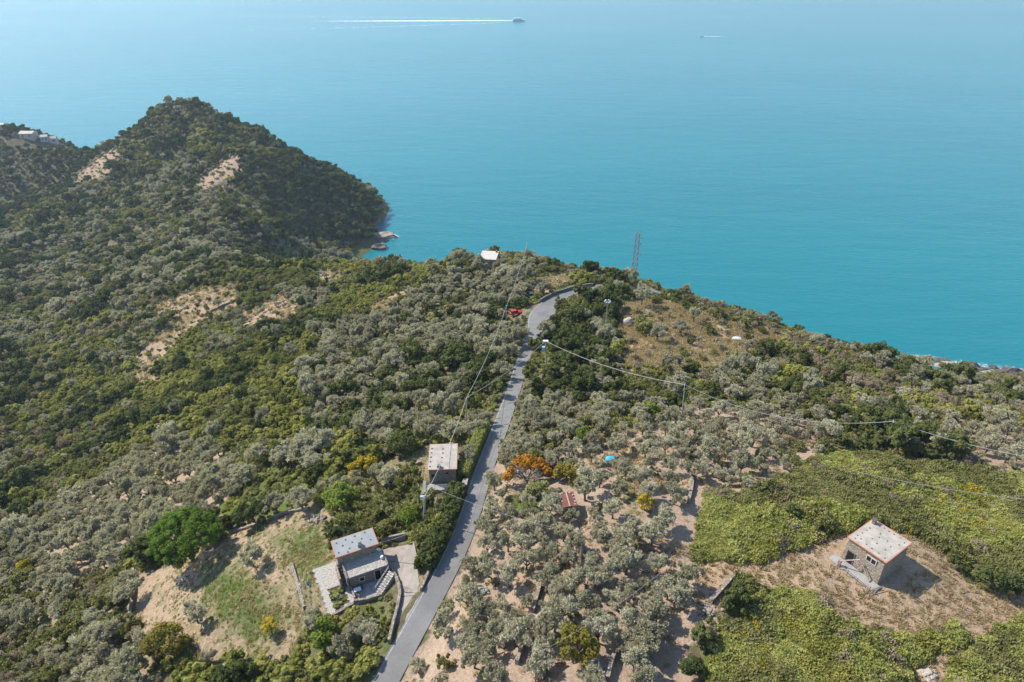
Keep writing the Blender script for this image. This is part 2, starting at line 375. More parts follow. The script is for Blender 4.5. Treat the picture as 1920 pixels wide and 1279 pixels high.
POLYS = [
 ('head', [(-100,390),(120,350),(180,255),(340,120),(560,200),(760,350),(760,500),(520,480),(470,400),(470,330),(380,300),(250,380),(150,420)]),
 ('cliff', [(495,300),(560,285),(640,328),(712,385),(725,475),(530,478),(498,400)]),
 ('ridge', [(-100,180),(170,255),(190,300),(120,360),(-100,400)]),
 ('yellow', [(60,760),(120,640),(330,620),(470,620),(640,605),(760,545),(860,500),(880,470),(560,450),(480,480),(500,540),(565,560),(580,640),(640,700),(560,760),(600,850),(480,900),(300,830)]),
 ('silver', [(560,760),(600,655),(700,600),(770,560),(860,500),(920,500),(1000,500),(1005,560),(985,640),(945,740),(905,800),(870,830),(760,830),(640,830)]),
 ('crest', [(850,500),(900,430),(1060,420),(1140,480),(1160,540),(1080,530),(1000,540),(940,500)]),
 ('dense', [(985,690),(1010,650),(1045,575),(1080,545),(1170,520),(1300,520),(1350,570),(1220,560),(1160,580),(1150,650),(1140,700),(1060,720),(985,720)]),
 ('midr', [(935,800),(960,740),(985,700),(1140,690),(1280,720),(1290,770),(1200,800),(1060,830),(1040,900),(930,880)]),
 ('dry', [(1160,570),(1210,560),(1290,570),(1350,600),(1490,628),(1440,660),(1370,680),(1290,705),(1170,690)]),
 ('skyline', [(1175,480),(1320,500),(1480,570),(1600,615),(1600,650),(1490,630),(1350,600),(1290,572),(1210,562),(1180,545)]),
 ('maqr', [(1290,700),(1370,680),(1440,655),(1560,630),(1700,640),(1920,700),(2200,740),(2200,870),(1920,860),(1800,800),(1700,830),(1520,790),(1290,760)]),
 ('grove2', [(1290,760),(1520,790),(1560,850),(1500,920),(1330,920),(1290,880),(1190,800)]),
 ('edge', [(1770,780),(1920,800),(2200,840),(2200,930),(1920,900),(1790,880)]),
 ('grove', [(930,870),(1040,890),(1060,830),(1190,800),(1290,880),(1330,920),(1300,1045),(1390,1090),(1400,1110),(1310,1200),(1330,1500),(740,1500),(765,1270),(830,1140),(880,1040),(905,940)]),
 ('bramble', [(1325,925),(1440,930),(1545,855),(1790,880),(2200,920),(2200,1500),(1330,1500),(1340,1200),(1400,1112),(1400,1080),(1300,1052)]),
 ('bramble', [(1325,925),(1440,935),(1500,905),(1545,855),(1620,850),(1790,880),(2200,920),(2200,1110),(1905,1105),(1800,1060),(1730,1015),(1640,975),(1545,1005),(1440,1048),(1300,1052)]),
 ('stony', [(1296,900),(1328,925),(1304,1045),(1280,1075),(1232,1040),(1268,985)]),
 ('clear', [(1285,1095),(1300,1052),(1440,1048),(1545,1005),(1640,980),(1730,1010),(1800,1055),(1905,1105),(2200,1140),(2200,1180),(1920,1160),(1815,1230),(1700,1300),(1690,1260),(1815,1195),(1790,1178),(1720,1205),(1580,1182),(1520,1112),(1420,1112),(1390,1090)]),
 ('bramble', [(1400,1112),(1520,1112),(1580,1182),(1720,1205),(1790,1178),(1815,1195),(1690,1260),(1690,1500),(1330,1500),(1340,1200)]),
 ('bramble', [(1815,1230),(1920,1165),(2200,1190),(2200,1500),(1760,1500),(1780,1270)]),
 ('clear', [(1690,1262),(1815,1197),(1818,1230),(1780,1272),(1760,1340),(1690,1340)]),
 ('garden', [(600,955),(600,890),(640,850),(720,860),(800,890),(868,920),(850,940),(792,1110),(775,1020),(720,995),(620,1005)]),
 ('yardz', [(690,870),(760,860),(800,835),(868,830),(868,905),(860,930),(800,990),(790,930),(700,905)]),
 ('rough', [(400,990),(420,930),(480,880),(560,880),(600,930),(540,958),(430,992)]),
 ('lgrove', [(60,1060),(100,960),(250,860),(330,830),(420,850),(470,900),(420,960),(300,990),(255,1070),(60,1160)]),
 ('corner', [(-200,1080),(60,1100),(255,1060),(245,1190),(330,1240),(300,1500),(-200,1500)]),
 ('bottom', [(330,1215),(420,1250),(550,1230),(580,1170),(640,1160),(668,1140),(730,1120),(735,1210),(700,1500),(300,1500)]),
 ('lawn', [(252,1075),(300,1060),(430,1005),(520,968),(600,950),(632,1010),(642,1045),(590,1062),(622,1162),(575,1180),(550,1232),(420,1252),(330,1215),(248,1195)]),
 ('bare', [(290,575),(370,540),(450,530),(440,580),(380,600),(330,650),(300,680),(250,700),(270,650),(330,600)]),
 ('bare', [(450,592),(520,552),(565,575),(545,600),(470,615)]),
 ('bare', [(640,610),(700,572),(760,542),(800,530),(770,560),(690,600)]),
 ('bare', [(365,350),(415,305),(448,290),(455,312),(430,345),(380,358)]),
 ('bare', [(140,330),(195,290),(225,275),(222,295),(195,335),(150,345)]),
 ('bare', [(395,203),(428,203),(428,220),(400,219)]),
 ('bare', [(238,710),(290,688),(302,715),(258,730)]), ('bare', [(590,505),(645,505),(640,525),(600,530)]),
 ('bare', [(1000,522),(1060,515),(1078,528),(1030,545),(1003,550)]),
]
ZN = list(ZONES)
def zone_of(u, v):
    z = np.zeros(np.shape(u), int)
    for name, poly in POLYS: z[inpoly(u, v, poly)] = ZN.index(name)
    return z
GV = np.stack([XX, YY, ZZ], -1).reshape(-1, 3)
gu, gv, gd = project(GV)
jit = 9.0
zn = zone_of(gu + vnoise(XX, YY, 4, 11).ravel() * 900 * jit / np.clip(gd, 60, 999), gv + vnoise(XX, YY, 4, 12).ravel() * 500 * jit / np.clip(gd, 60, 999))
zn[gd < 20] = ZN.index('grove')
cover = np.array([ZONES[k][3] for k in ZN])[zn]
# mown grass is greener around the house and under the pine
uu, vv = gu, gv
def blob(u0, v0, ru, rv): return np.exp(-(((uu - u0) / ru) ** 2 + ((vv - v0) / rv) ** 2))
lawn = (zn == ZN.index('lawn'))
gr = np.clip(blob(590,1050,45,70) + blob(480,1160,70,60) + blob(420,1100,50,50) + blob(540,1020,50,25) * .6, 0, 1) * lawn
cover[:, 0] += gr * .32; cover[:, 1] -= gr * .1; cover[:, 2] += (blob(300,1085,40,40) + blob(360,1045,50,25)) * lawn * .6
gs = blob(985,945,45,28) + blob(1185,935,40,40) * .5 + blob(880,1125,20,20) * .6
cover[:, 0] += gs * .8; cover[:, 2] -= gs * .5
CZ = Field(cover[:, 0].reshape(XX.shape))

# ------------------------------------------------------------------ ground, sea, road
def ground_material():
    m, n, l, b = mat_new('ground'); b.inputs['Roughness'].default_value = .95; b.inputs['Specular IOR Level'].default_value = .1
    at = n.new('ShaderNodeAttribute'); at.attribute_name = 'cover'; sep = n.new('ShaderNodeSeparateColor'); l.new(at.outputs['Color'], sep.inputs[0])
    tc = n.new('ShaderNodeTexCoord'); co = tc.outputs['Object']
    n1 = noise(n, l, .55, 5, .65, co); n2 = noise(n, l, 2.6, 5, .7, co); n3 = noise(n, l, .12, 3, .5, co); n4 = noise(n, l, 7, 3, .6, co)
    under = ramp(n, l, n1.outputs['Fac'], [(.3, (.075,.072,.035)), (.7, (.165,.140,.085))]).outputs[0]
    soil = ramp(n, l, n2.outputs['Fac'], [(.25, (.205,.148,.110)), (.5, (.325,.247,.190)), (.75, (.44,.362,.292))]).outputs[0]
    dry = ramp(n, l, n2.outputs['Fac'], [(.25, (.205,.142,.092)), (.5, (.335,.243,.160)), (.75, (.46,.355,.25))]).outputs[0]
    green = ramp(n, l, n4.outputs['Fac'], [(.3, (.05,.075,.018)), (.7, (.13,.155,.045))]).outputs[0]
    def fac(ch, nz, lo, hi):
        a = n.new('ShaderNodeMath'); a.operation = 'ADD'; l.new(ch, a.inputs[0]); l.new(nz, a.inputs[1])
        mr = n.new('ShaderNodeMapRange'); mr.inputs['From Min'].default_value = lo; mr.inputs['From Max'].default_value = hi; l.new(a.outputs[0], mr.inputs[0]); return mr.outputs[0]
    c = mix(n, l, fac(sep.outputs[2], n1.outputs['Fac'], .62, .95), under, soil)
    c = mix(n, l, fac(sep.outputs[1], n2.outputs['Fac'], .72, 1.1), c, dry)
    c = mix(n, l, fac(sep.outputs[0], n1.outputs['Fac'], .80, 1.12), c, green)
    ge = n.new('ShaderNodeNewGeometry'); sx = n.new('ShaderNodeSeparateXYZ'); l.new(ge.outputs['True Normal'], sx.inputs[0])
    mr = n.new('ShaderNodeMapRange'); mr.inputs['From Min'].default_value = .66; mr.inputs['From Max'].default_value = .45; l.new(sx.outputs[2], mr.inputs[0])
    rock = ramp(n, l, n1.outputs['Fac'], [(.3, (.07,.06,.045)), (.5, (.17,.14,.10)), (.75, (.30,.26,.20))]).outputs[0]
    c = mix(n, l, mr.outputs[0], c, rock)
    l.new(c, b.inputs['Base Color']); bump(n, l, n2.outputs['Fac'], .8, .25, b)
    return m
nx, ny = len(GX), len(GY); idx = np.arange(nx * ny).reshape(ny, nx)
quads = np.stack([idx[:-1, :-1], idx[:-1, 1:], idx[1:, 1:], idx[1:, :-1]], -1).reshape(-1, 4)
tme = np_mesh('terrain', GV, quads, ground_material(), True)
ca = tme.color_attributes.new('cover', 'FLOAT_COLOR', 'POINT'); ca.data.foreach_set('color', np.c_[np.clip(cover, 0, 1), np.ones(len(cover))].astype(np.float32).ravel())
terrain = tag(link('terrain', tme), 'hillside of soil, dry grass and scrub falling to the sea', kind='structure')

def sea_material():
    m, n, l, b = mat_new('sea_water')
    b.inputs['Roughness'].default_value = .10; b.inputs['IOR'].default_value = 1.333; b.inputs['Specular IOR Level'].default_value = .32
    tc = n.new('ShaderNodeTexCoord'); co = tc.outputs['Object']
    mp = n.new('ShaderNodeMapping'); mp.inputs['Rotation'].default_value = (0, 0, R(18)); mp.inputs['Scale'].default_value = (.35, 1, 1); l.new(co, mp.inputs[0])
    big = noise(n, l, .0035, 4, .55, mp.outputs[0]); 
    c = ramp(n, l, big.outputs['Fac'], [(.3, SEA[0]), (.7, SEA[1])]).outputs[0]
    l.new(c, b.inputs['Base Color'])
    w1 = noise(n, l, .05, 3, .6, mp.outputs[0]); w2 = noise(n, l, .35, 3, .65, mp.outputs[0])
    ad = n.new('ShaderNodeMath'); ad.operation = 'MULTIPLY_ADD'; l.new(w1.outputs['Fac'], ad.inputs[0]); ad.inputs[1].default_value = 2.2; l.new(w2.outputs['Fac'], ad.inputs[2])
    bump(n, l, ad.outputs[0], .34, 1.0, b)
    st_ = noise(n, l, .0016, 3, .6, mp.outputs[0]); rr_n = n.new('ShaderNodeMapRange'); rr_n.inputs['From Min'].default_value = .35; rr_n.inputs['From Max'].default_value = .7; rr_n.inputs['To Min'].default_value = .25; rr_n.inputs['To Max'].default_value = .27; l.new(st_.outputs['Fac'], rr_n.inputs[0]); l.new(rr_n.outputs[0], b.inputs['Roughness'])
    return m
SEA = [(.007,.150,.178), (.009,.172,.196)]
M_sea = sea_material()
seam = MB(); seam.v = [(-14000,-300,0),(14000,-300,0),(14000,16000,0),(-14000,16000,0)]; seam.f = [(0,1,2,3)]
sea = tag(seam.build('sea', M_sea), 'calm turquoise sea with fine ripples', kind='structure')

def strip(line, offs_l, offs_r, dz, name, mat, parent=None):
    n_ = len(line); V = []; F = []
    for i in range(n_):
        for o in (-offs_l[i], offs_r[i]):
            p = line[i, :2] + ROAD_N_[i] * o; V.append((p[0], p[1], line[i, 2] + dz))
    for i in range(n_ - 1): F.append((2*i, 2*i+1, 2*i+3, 2*i+2))
    return link(name, pydata(name, V, F, mat), None, parent)
ROAD_N_ = ROAD_N
def asphalt():
    m, n, l, b = mat_new('asphalt'); b.inputs['Roughness'].default_value = .9
    tc = n.new('ShaderNodeTexCoord'); co = tc.outputs['Object']
    a = noise(n, l, .5, 4, .6, co); c = noise(n, l, 6, 3, .7, co)
    r1 = ramp(n, l, a.outputs['Fac'], [(.3, (.175,.171,.166)), (.7, (.235,.230,.223))]).outputs[0]
    pt = noise(n, l, .16, 2, .4, co); r1 = mix(n, l, ramp(n, l, pt.outputs['Fac'], [(.56, (0,0,0)), (.60, (.55,.55,.55))]).outputs[0], r1, (.15,.148,.147))
    cr_ = n.new('ShaderNodeTexVoronoi'); cr_.feature = 'DISTANCE_TO_EDGE'; cr_.inputs['Scale'].default_value = .35; wv = n.new('ShaderNodeVectorMath'); wv.operation = 'MULTIPLY_ADD'; l.new(a.outputs['Color'], wv.inputs[0]); wv.inputs[1].default_value = (1.5,1.5,1.5); l.new(co, wv.inputs[2]); l.new(wv.outputs[0], cr_.inputs['Vector'])
    r1 = mix(n, l, ramp(n, l, cr_.outputs['Distance'], [(.0, (.4,.4,.4)), (.008, (0,0,0))]).outputs[0], r1, (.07,.07,.07))
    r2 = ramp(n, l, c.outputs['Fac'], [(.3, (.8,.8,.8)), (.7, (1,1,1))]).outputs[0]
    l.new(mix(n, l, 1.0, r1, r2, 'MULTIPLY'), b.inputs['Base Color']); bump(n, l, c.outputs['Fac'], .2, .02, b); return m
M_asph = asphalt()
M_line = simple('worn_white_paint', (.44,.435,.42), (.21,.208,.20), 2, .8, p0=.35, p1=.6)
M_dark = simple('dark_patch', (.09,.09,.09), (.12,.12,.12), 2)
road = tag(strip(ROAD, ROAD_W, ROAD_W, .03, 'road', M_asph), 'narrow grey asphalt road running down the ridge', kind='structure')
nl = int(np.argmax(_rv < 720)) if (_rv < 720).any() else len(ROAD)
strip(ROAD, ROAD_W - .2, -ROAD_W + .31, .036, 'edge_line', M_line, road)
k0 = int(np.argmin(abs(_rv[:60] - 1010))); sl = slice(k0, k0 + 30)
ROAD_N_ = ROAD_N[sl]; strip(ROAD[sl], np.full(30, -.55), np.full(30, .62), .034, 'tar_seam', M_dark, road)
ROAD_N_ = ROAD_N
M_verge = simple('stony_verge', (.34,.27,.205), (.17,.13,.09), 1.6, .95, .6)

# ------------------------------------------------------------------ building materials
def stone_material(name, cols, scale=3.2, mortar=(.30,.27,.23), flat=1.6):
    m, n, l, b = mat_new(name); b.inputs['Roughness'].default_value = .92
    tc = n.new('ShaderNodeTexCoord'); mp = n.new('ShaderNodeMapping'); mp.inputs['Scale'].default_value = (1, 1, flat); l.new(tc.outputs['Object'], mp.inputs[0])
    nz = noise(n, l, 2.0, 3, .6, tc.outputs['Object']); va = n.new('ShaderNodeVectorMath'); va.operation = 'MULTIPLY_ADD'
    l.new(nz.outputs['Color'], va.inputs[0]); va.inputs[1].default_value = (.25, .25, .25); l.new(mp.outputs[0], va.inputs[2])
    v = n.new('ShaderNodeTexVoronoi'); v.inputs['Scale'].default_value = scale; l.new(va.outputs[0], v.inputs['Vector'])
    e = n.new('ShaderNodeTexVoronoi'); e.feature = 'DISTANCE_TO_EDGE'; e.inputs['Scale'].default_value = scale; l.new(va.outputs[0], e.inputs['Vector'])
    s = n.new('ShaderNodeSeparateColor'); l.new(v.outputs['Color'], s.inputs[0])
    c = ramp(n, l, s.outputs[0], [(i / (len(cols) - 1), q) for i, q in enumerate(cols)]).outputs[0]
    n2 = noise(n, l, 9, 4, .6, tc.outputs['Object']); c = mix(n, l, 1.0, c, ramp(n, l, n2.outputs['Fac'], [(.3, (.72,.7,.68)), (.7, (1.1,1.08,1.05))]).outputs[0], 'MULTIPLY')
    f = ramp(n, l, e.outputs['Distance'], [(.0, (1,1,1)), (.07, (0,0,0))]).outputs[0]
    l.new(mix(n, l, f, c, mortar), b.inputs['Base Color'])
    h = ramp(n, l, e.outputs['Distance'], [(0, (0,0,0)), (.16, (1,1,1))]).outputs[0]; bump(n, l, h, .8, .06, b)
    return m
M_stone = stone_material('rubble_stone', [(0.202,0.160,0.118),(0.353,0.294,0.227),(0.277,0.202,0.143),(0.420,0.370,0.302),(0.302,0.260,0.218)])
M_stone_grey = stone_material('grey_rubble_stone', [(0.143,0.134,0.118),(0.260,0.244,0.218),(0.202,0.176,0.151),(0.319,0.302,0.277)], mortar=(0.168,0.160,0.143))
M_dry = stone_material('dry_stone', [(0.218,0.185,0.143),(0.370,0.328,0.269),(0.286,0.235,0.185),(0.437,0.403,0.353)], 2.6, (0.101,0.084,0.067))
M_pave = stone_material('crazy_paving', [(0.370,0.353,0.319),(0.504,0.479,0.437),(0.420,0.386,0.344),(0.554,0.529,0.487)], 1.7, (0.336,0.319,0.286), 1)
M_pave_dull = stone_material('worn_paving', [(0.302,0.277,0.252),(0.403,0.378,0.344),(0.344,0.311,0.277),(0.454,0.437,0.412)], 2.0, (0.328,0.311,0.286), 1)
M_roof_grey = simple('grey_roof_slab', (0.277,0.290,0.290), (0.227,0.239,0.239), .8, .8, .15, 8)
M_roof_cream = simple('cream_roof_slab', (.42,.38,.325), (.30,.268,.228), 1.1, .85, .15, 8) if True else simple('cream_roof_slab', (0.420,0.374,0.323), (0.311,0.273,0.235), 1.1, .85, .15, 8)
M_roof_white = simple('white_roof_slab', (0.504,0.479,0.428), (0.420,0.386,0.344), .6, .8)
M_terra = simple('terracotta', (.47,.20,.11), (.36,.15,.09), 4, .85)
M_red = simple('rusty_red_sheet', (.20,.075,.055), (.13,.055,.042), 2, .8)
M_slate = simple('dark_stone', (.12,.115,.105), (.07,.065,.06), 5, .9)
M_roofst = simple('brown_stone', (.24,.19,.14), (.10,.085,.07), 2, .9)
M_chim = simple('chimney_brick', (.25,.17,.15), (.16,.11,.1), 6, .9, .4)
M_conc = simple('concrete', (0.353,0.336,0.315), (0.260,0.248,0.231), 1.2, .9, .25, 7)
M_conc_warm = simple('warm_concrete', (0.302,0.265,0.235), (0.218,0.189,0.168), .9, .92, .3, 5)
M_dark_open = simple('dark_opening', (.012,.011,.010), (.02,.018,.016), 2, .6)
M_glass, _n, _l, _b = mat_new('window_glass'); _b.inputs['Base Color'].default_value = (.02,.025,.03,1); _b.inputs['Roughness'].default_value = .08
M_frame = simple('pale_frame', (.55,.50,.43), (.44,.39,.33), 5, .7)
M_wood = simple('grey_wood', (.22,.185,.145), (.13,.11,.085), 7, .9)
M_wood_pale = simple('weathered_wood', (.42,.36,.29), (.3,.25,.2), 7, .9)
M_metal = simple('galvanised_metal', (.42,.43,.44), (.33,.34,.35), 5, .5, metal=.4)
M_dmetal = simple('dark_metal', (.10,.10,.105), (.06,.06,.062), 5, .6)
M_rust = simple('rusty_lattice', (.27,.235,.22), (.18,.15,.14), 3, .8)
M_wire = simple('cable', (.52,.51,.49), (.42,.41,.40), 1, .5)
M_white = simple('white_plastic', (0.630,0.638,0.638), (0.554,0.563,0.571), 3, .5)
M_blue = simple('blue_tarp', (.03,.33,.62), (.05,.40,.70), 3, .5, .5, 6)
M_grey_tarp = simple('pale_tarp', (.62,.68,.70), (.52,.57,.58), 3, .5, .5, 6)
M_rubber = simple('rubber', (.02,.02,.02), (.03,.03,.03), 4, .9)
def paint(name, c):
    m, n, l, b = mat_new(name); b.inputs['Base Color'].default_value = (*c, 1); b.inputs['Roughness'].default_value = .3; b.inputs['Coat Weight'].default_value = .4; return m
M_redpaint = paint('red_paint', (.50,.02,.025)); M_greenpaint = paint('dark_green_paint', (.05,.085,.075)); M_bluegrey = paint('blue_grey_paint', (.30,.42,.55))
M_rock = simple('rock', (.40,.35,.29), (.22,.185,.15), 1.6, .95, .8, 4)
M_rock_pale = simple('pale_rock', (.52,.46,.40), (.32,.27,.22), 1.4, .95, .8, 4)
M_rock_wet = simple('wet_coast_rock', (.14,.12,.10), (.06,.052,.046), .35, .7, .8, 1.2)
M_earthwall = simple('stucco', (.36,.33,.29), (.27,.245,.215), 2, .95, .3)

def lump(r, seed, sq=(1,1,1), sub=1, amp=.28):
    bm = bmesh.new(); bmesh.ops.create_icosphere(bm, subdivisions=sub, radius=1); g = np.random.default_rng(seed)
    for v in bm.verts:
        k = 1 + amp * (g.random() - .5) * 2; v.co = Vector((v.co.x * r * sq[0] * k, v.co.y * r * sq[1] * k, v.co.z * r * sq[2] * k))
    me = bpy.data.meshes.new('lump'); bm.to_mesh(me); bm.free(); return me
def roof_stones(parent, w, d, z, spots, mat, name='roof_stone', r=.14):
    meshes = [lump(r, 40 + i, (1.15, .85, .55)) for i in range(3)]
    for me in meshes: me.materials.append(mat)
    for i, (fx, fy) in enumerate(spots):
        o = bpy.data.objects.new(name, meshes[i % 3]); C.objects.link(o); o.parent = parent
        zz = z(fx * w / 2, fy * d / 2) if callable(z) else z
        o.location = (fx * w / 2, fy * d / 2, zz + r * .3); o.rotation_euler = (0, 0, i * 1.7)
def tilted_slab(mb, w, d, z0f, th):
    """slab following z0f(x, y)"""
    c = [(-w/2,-d/2),(w/2,-d/2),(w/2,d/2),(-w/2,d/2)]
    mb.hexa([(x, y, z0f(x, y) - th) for x, y in c] + [(x, y, z0f(x, y)) for x, y in c]); return mb
def ring_slab(mb, w, d, ww, zf, top, bot):
    """frame of width ww round a w x d slab, four bars butted end to end"""
    for x0, x1, y0, y1 in ((-w/2-ww, w/2+ww, -d/2-ww, -d/2), (-w/2-ww, w/2+ww, d/2, d/2+ww), (-w/2-ww, -w/2, -d/2, d/2), (w/2, w/2+ww, -d/2, d/2)):
        c = [(x0,y0),(x1,y0),(x1,y1),(x0,y1)]
        mb.hexa([(x, y, zf(x, y) + bot) for x, y in c] + [(x, y, zf(x, y) + top) for x, y in c])
    return mb
def window(parent, x, y, z, w, h, face, panes=1, fw=.07, frame=M_frame, glass=M_glass, name='window'):
    """face: 'x-' or 'y-' : outward direction; window centred at (x, y, z) on that wall"""
    f = MB()
    def put(mb, a0, a1, z0, z1, d0, d1):
        if face == 'y-': mb.box(x + a0, x + a1, y - d1, y - d0, z + z0, z + z1)
        else: mb.box(x - d1, x - d0, y + a0, y + a1, z + z0, z + z1)
    put(f, -w/2-fw, w/2+fw, -h/2-fw, -h/2, -.05, .05); put(f, -w/2-fw, w/2+fw, h/2, h/2+fw, -.05, .05)
    put(f, -w/2-fw, -w/2, -h/2, h/2, -.05, .05); put(f, w/2, w/2+fw, -h/2, h/2, -.05, .05)
    for i in range(1, panes): put(f, -w/2+w*i/panes-fw/2, -w/2+w*i/panes+fw/2, -h/2, h/2, -.05, .05)
    fo = f.build(name, frame, parent)
    for i in range(panes):
        q = MB(); put(q, -w/2+w*i/panes+.005, -w/2+w*(i+1)/panes-.005, -h/2+.005, h/2-.005, -.02, .012); q.build('pane', glass, fo)
    return fo
def tri_poly(pts, z, name, mat, parent=None, th=.0, seg=None):
    """level or sloping sheet over a polygon, with thickness"""
    mb = MB(); zs = z if isinstance(z, (list, tuple)) else [z] * len(pts)
    mb.prism([(p[0], p[1]) for p in pts], [q - max(th, .05) for q in zs], list(zs))
    return mb.build(name, mat, parent)

# ------------------------------------------------------------------ hut in the dry clearing
hc = empty('stone_hut', (C_c[0], C_c[1], zC), C_a)
tag(hc, 'square stone hut with pale flat roof and terracotta edge in the dry brown clearing', 'hut')
w2, d2 = C_w / 2 - .22, C_d / 2 - .22
zfC = lambda x, y: C_H + .12 * x / C_w - .2 * (y / C_d)
bt = .16
mb = MB(); mb.hexa([(-w2-bt,-d2-bt,-.6),(w2+bt,-d2-bt,-.6),(w2+bt,d2+bt,-.6),(-w2-bt,d2+bt,-.6),(-w2,-d2,zfC(-w2,-d2)-.16),(w2,-d2,zfC(w2,-d2)-.16),(w2,d2,zfC(w2,d2)-.16),(-w2,d2,zfC(-w2,d2)-.16)])
mb.build('wall', M_stone, hc)
ro = tilted_slab(MB(), C_w - .2, C_d - .2, zfC, .15).build('roof', M_roof_cream, hc)
ring_slab(MB(), C_w - .2, C_d - .2, .12, zfC, -.01, -.13).build('roof_edge', M_terra, ro)
ch = MB().box(-.27, .27, -.2, .2, -.1, .62).build('chimney', M_chim, ro, (C_w/2 - .75, C_d/2 - .55, zfC(C_w/2, C_d/2)))
MB().box(-.33, .33, -.26, .26, .62, .70).build('chimney_cap', M_slate, hc, (C_w/2 - .75, C_d/2 - .55, zfC(C_w/2, C_d/2)))
g = np.random.default_rng(3)
roof_stones(ro, C_w, C_d, lambda x, y: zfC(x, y), [(-.8,.72),(-.55,.78),(-.25,.74),(.05,.72),(.3,.72),(-.62,.55),(-.72,.2),(-.75,-.1),(-.78,-.45),(-.8,-.78),(-.35,-.5),(.0,-.55),(.4,-.72),(.7,-.78),(.85,-.5),(.82,-.2),(.8,.05),(.82,.3),(.1,.1),(-.2,.25),(.35,.2),(.2,-.25),(-.3,-.05)], M_roofst, r=.11)
xw = -w2 - .05
window(hc, xw - .02, -C_d * .17, 2.75, 1.15, .75, 'x-', 2, .1)
df = MB(); xd = -w2 - bt * .75; df.box(xd - .06, xd + .1, C_d*.21-.08, C_d*.21, 0, 2.05).box(xd - .06, xd + .1, C_d*.21+.9, C_d*.21+.98, 0, 2.05).box(xd - .06, xd + .1, C_d*.21, C_d*.21+.9, 1.97, 2.05)
do = df.build('door', M_wood, hc); MB().box(xd - .035, xd + .1, C_d*.21+.005, C_d*.21+.895, 0.01, 1.965).build('door_leaf', M_dark_open, do)
MB().box(-w2-1.6, -w2-bt-.02, -d2-.7, d2+1.0, -.5, .06).build('apron', M_conc, hc)
for pts_ in ([(-w2-1.5, d2-.5, .9), (-w2-.5, .15, 2.15)], [(-w2-.5, .1, 2.12), (-w2-.75, -d2+.6, .15)]):
    MB().tube(pts_, .075, 6).build('timber_brace', M_wood_pale, hc)
MB().box(-w2-1.7, -w2-1.35, d2-.65, d2-.3, -.4, .95).build('gate_pier', M_stone, hc)
fc = empty('wooden_rail_fence', (C_c[0], C_c[1], zC), C_a); tag(fc, 'broken grey wooden rail fence in front of the clearing hut', 'fence')
fp = [(-w2-2.0, d2-.6), (-w2-2.1, d2-2.0), (-w2-2.2, d2-3.4), (-w2-2.1, -d2-.2)]
for x, y in fp: MB().tube([(x, y, -.4), (x + .03, y, .95)], .05, 6).build('post', M_wood, fc)
for i in range(3):
    (x0, y0), (x1, y1) = fp[i], fp[i+1]
    MB().tube([(x0, y0, .85), (x1, y1, .8 - .25 * (i == 2))], .045, 6).build('rail', M_wood, fc)
MB().tube([(-w2-2.3, -d2-.5, .12), (-w2-.2, -d2-.9, .5)], .06, 6).build('rail', M_wood, fc); MB().tube([(-w2-2.9, -d2+.1, .05), (-w2-.4, -d2-.7, .3)], .06, 6).build('rail', M_wood, fc)

# ------------------------------------------------------------------ hut beside the hedge
hb = empty('roadside_hut', (B_c[0], B_c[1], zB), B_a); tag(hb, 'small hut with cream slab roof and dark stone dots beside the roadside hedge', 'hut')
w2, d2 = B_w / 2 - .2, B_d / 2 - .2; zfB = lambda x, y: B_H + .03 * y
MB().hexa([(-w2,-d2,-.6),(w2,-d2,-.6),(w2,d2,-.6),(-w2,d2,-.6),(-w2,-d2,zfB(0,-d2)-.15),(w2,-d2,zfB(0,-d2)-.15),(w2,d2,zfB(0,d2)-.15),(-w2,d2,zfB(0,d2)-.15)]).build('wall', M_stone_grey, hb)
ro = tilted_slab(MB(), B_w - .12, B_d - .12, zfB, .14).build('roof', M_roof_cream, hb)
ring_slab(MB(), B_w - .12, B_d - .12, .07, zfB, -.01, -.12).build('roof_edge', M_terra, ro)
MB().box(-.28, .28, -.26, .26, -.1, .55).build('chimney', M_stone_grey, ro, (-.55, -B_d/2 + .55, zfB(0, -B_d/2)))
roof_stones(ro, B_w, B_d, lambda x, y: zfB(x, y), [(-.86,-.75),(-.84,-.4),(-.83,-.05),(-.82,.3),(-.82,.62),(-.1,-.45),(-.08,-.1),(-.05,.25),(-.05,.58)], M_slate, r=.15)
window(hb, .75, -d2, 2.1, .45, .45, 'y-', 1, .06, M_stone_grey, M_dark_open)
window(hb, -1.55, -d2, 1.6, .6, .7, 'y-', 1, .06, M_stone_grey, M_dark_open)
MB().box(-B_w/2-.3, B_w/2+.35, -B_d/2-1.5, -B_d/2-.0, -.8, .0).build('terrace', M_conc, hb)
rl = MB()
rl.tube([(-B_w/2-.2, -B_d/2-1.4, .95), (B_w/2+.2, -B_d/2-1.4, .95)], .035, 6); rl.tube([(-B_w/2-.2, -B_d/2-1.4, .5), (B_w/2+.2, -B_d/2-1.4, .5)], .025, 6)
ra = rl.build('handrail', M_white, hb)
for i in range(5): MB().tube([(-B_w/2-.2 + i*(B_w+.4)/4, -B_d/2-1.4, 0), (-B_w/2-.2 + i*(B_w+.4)/4, -B_d/2-1.4, .95)], .03, 6).build('baluster', M_white, ra)
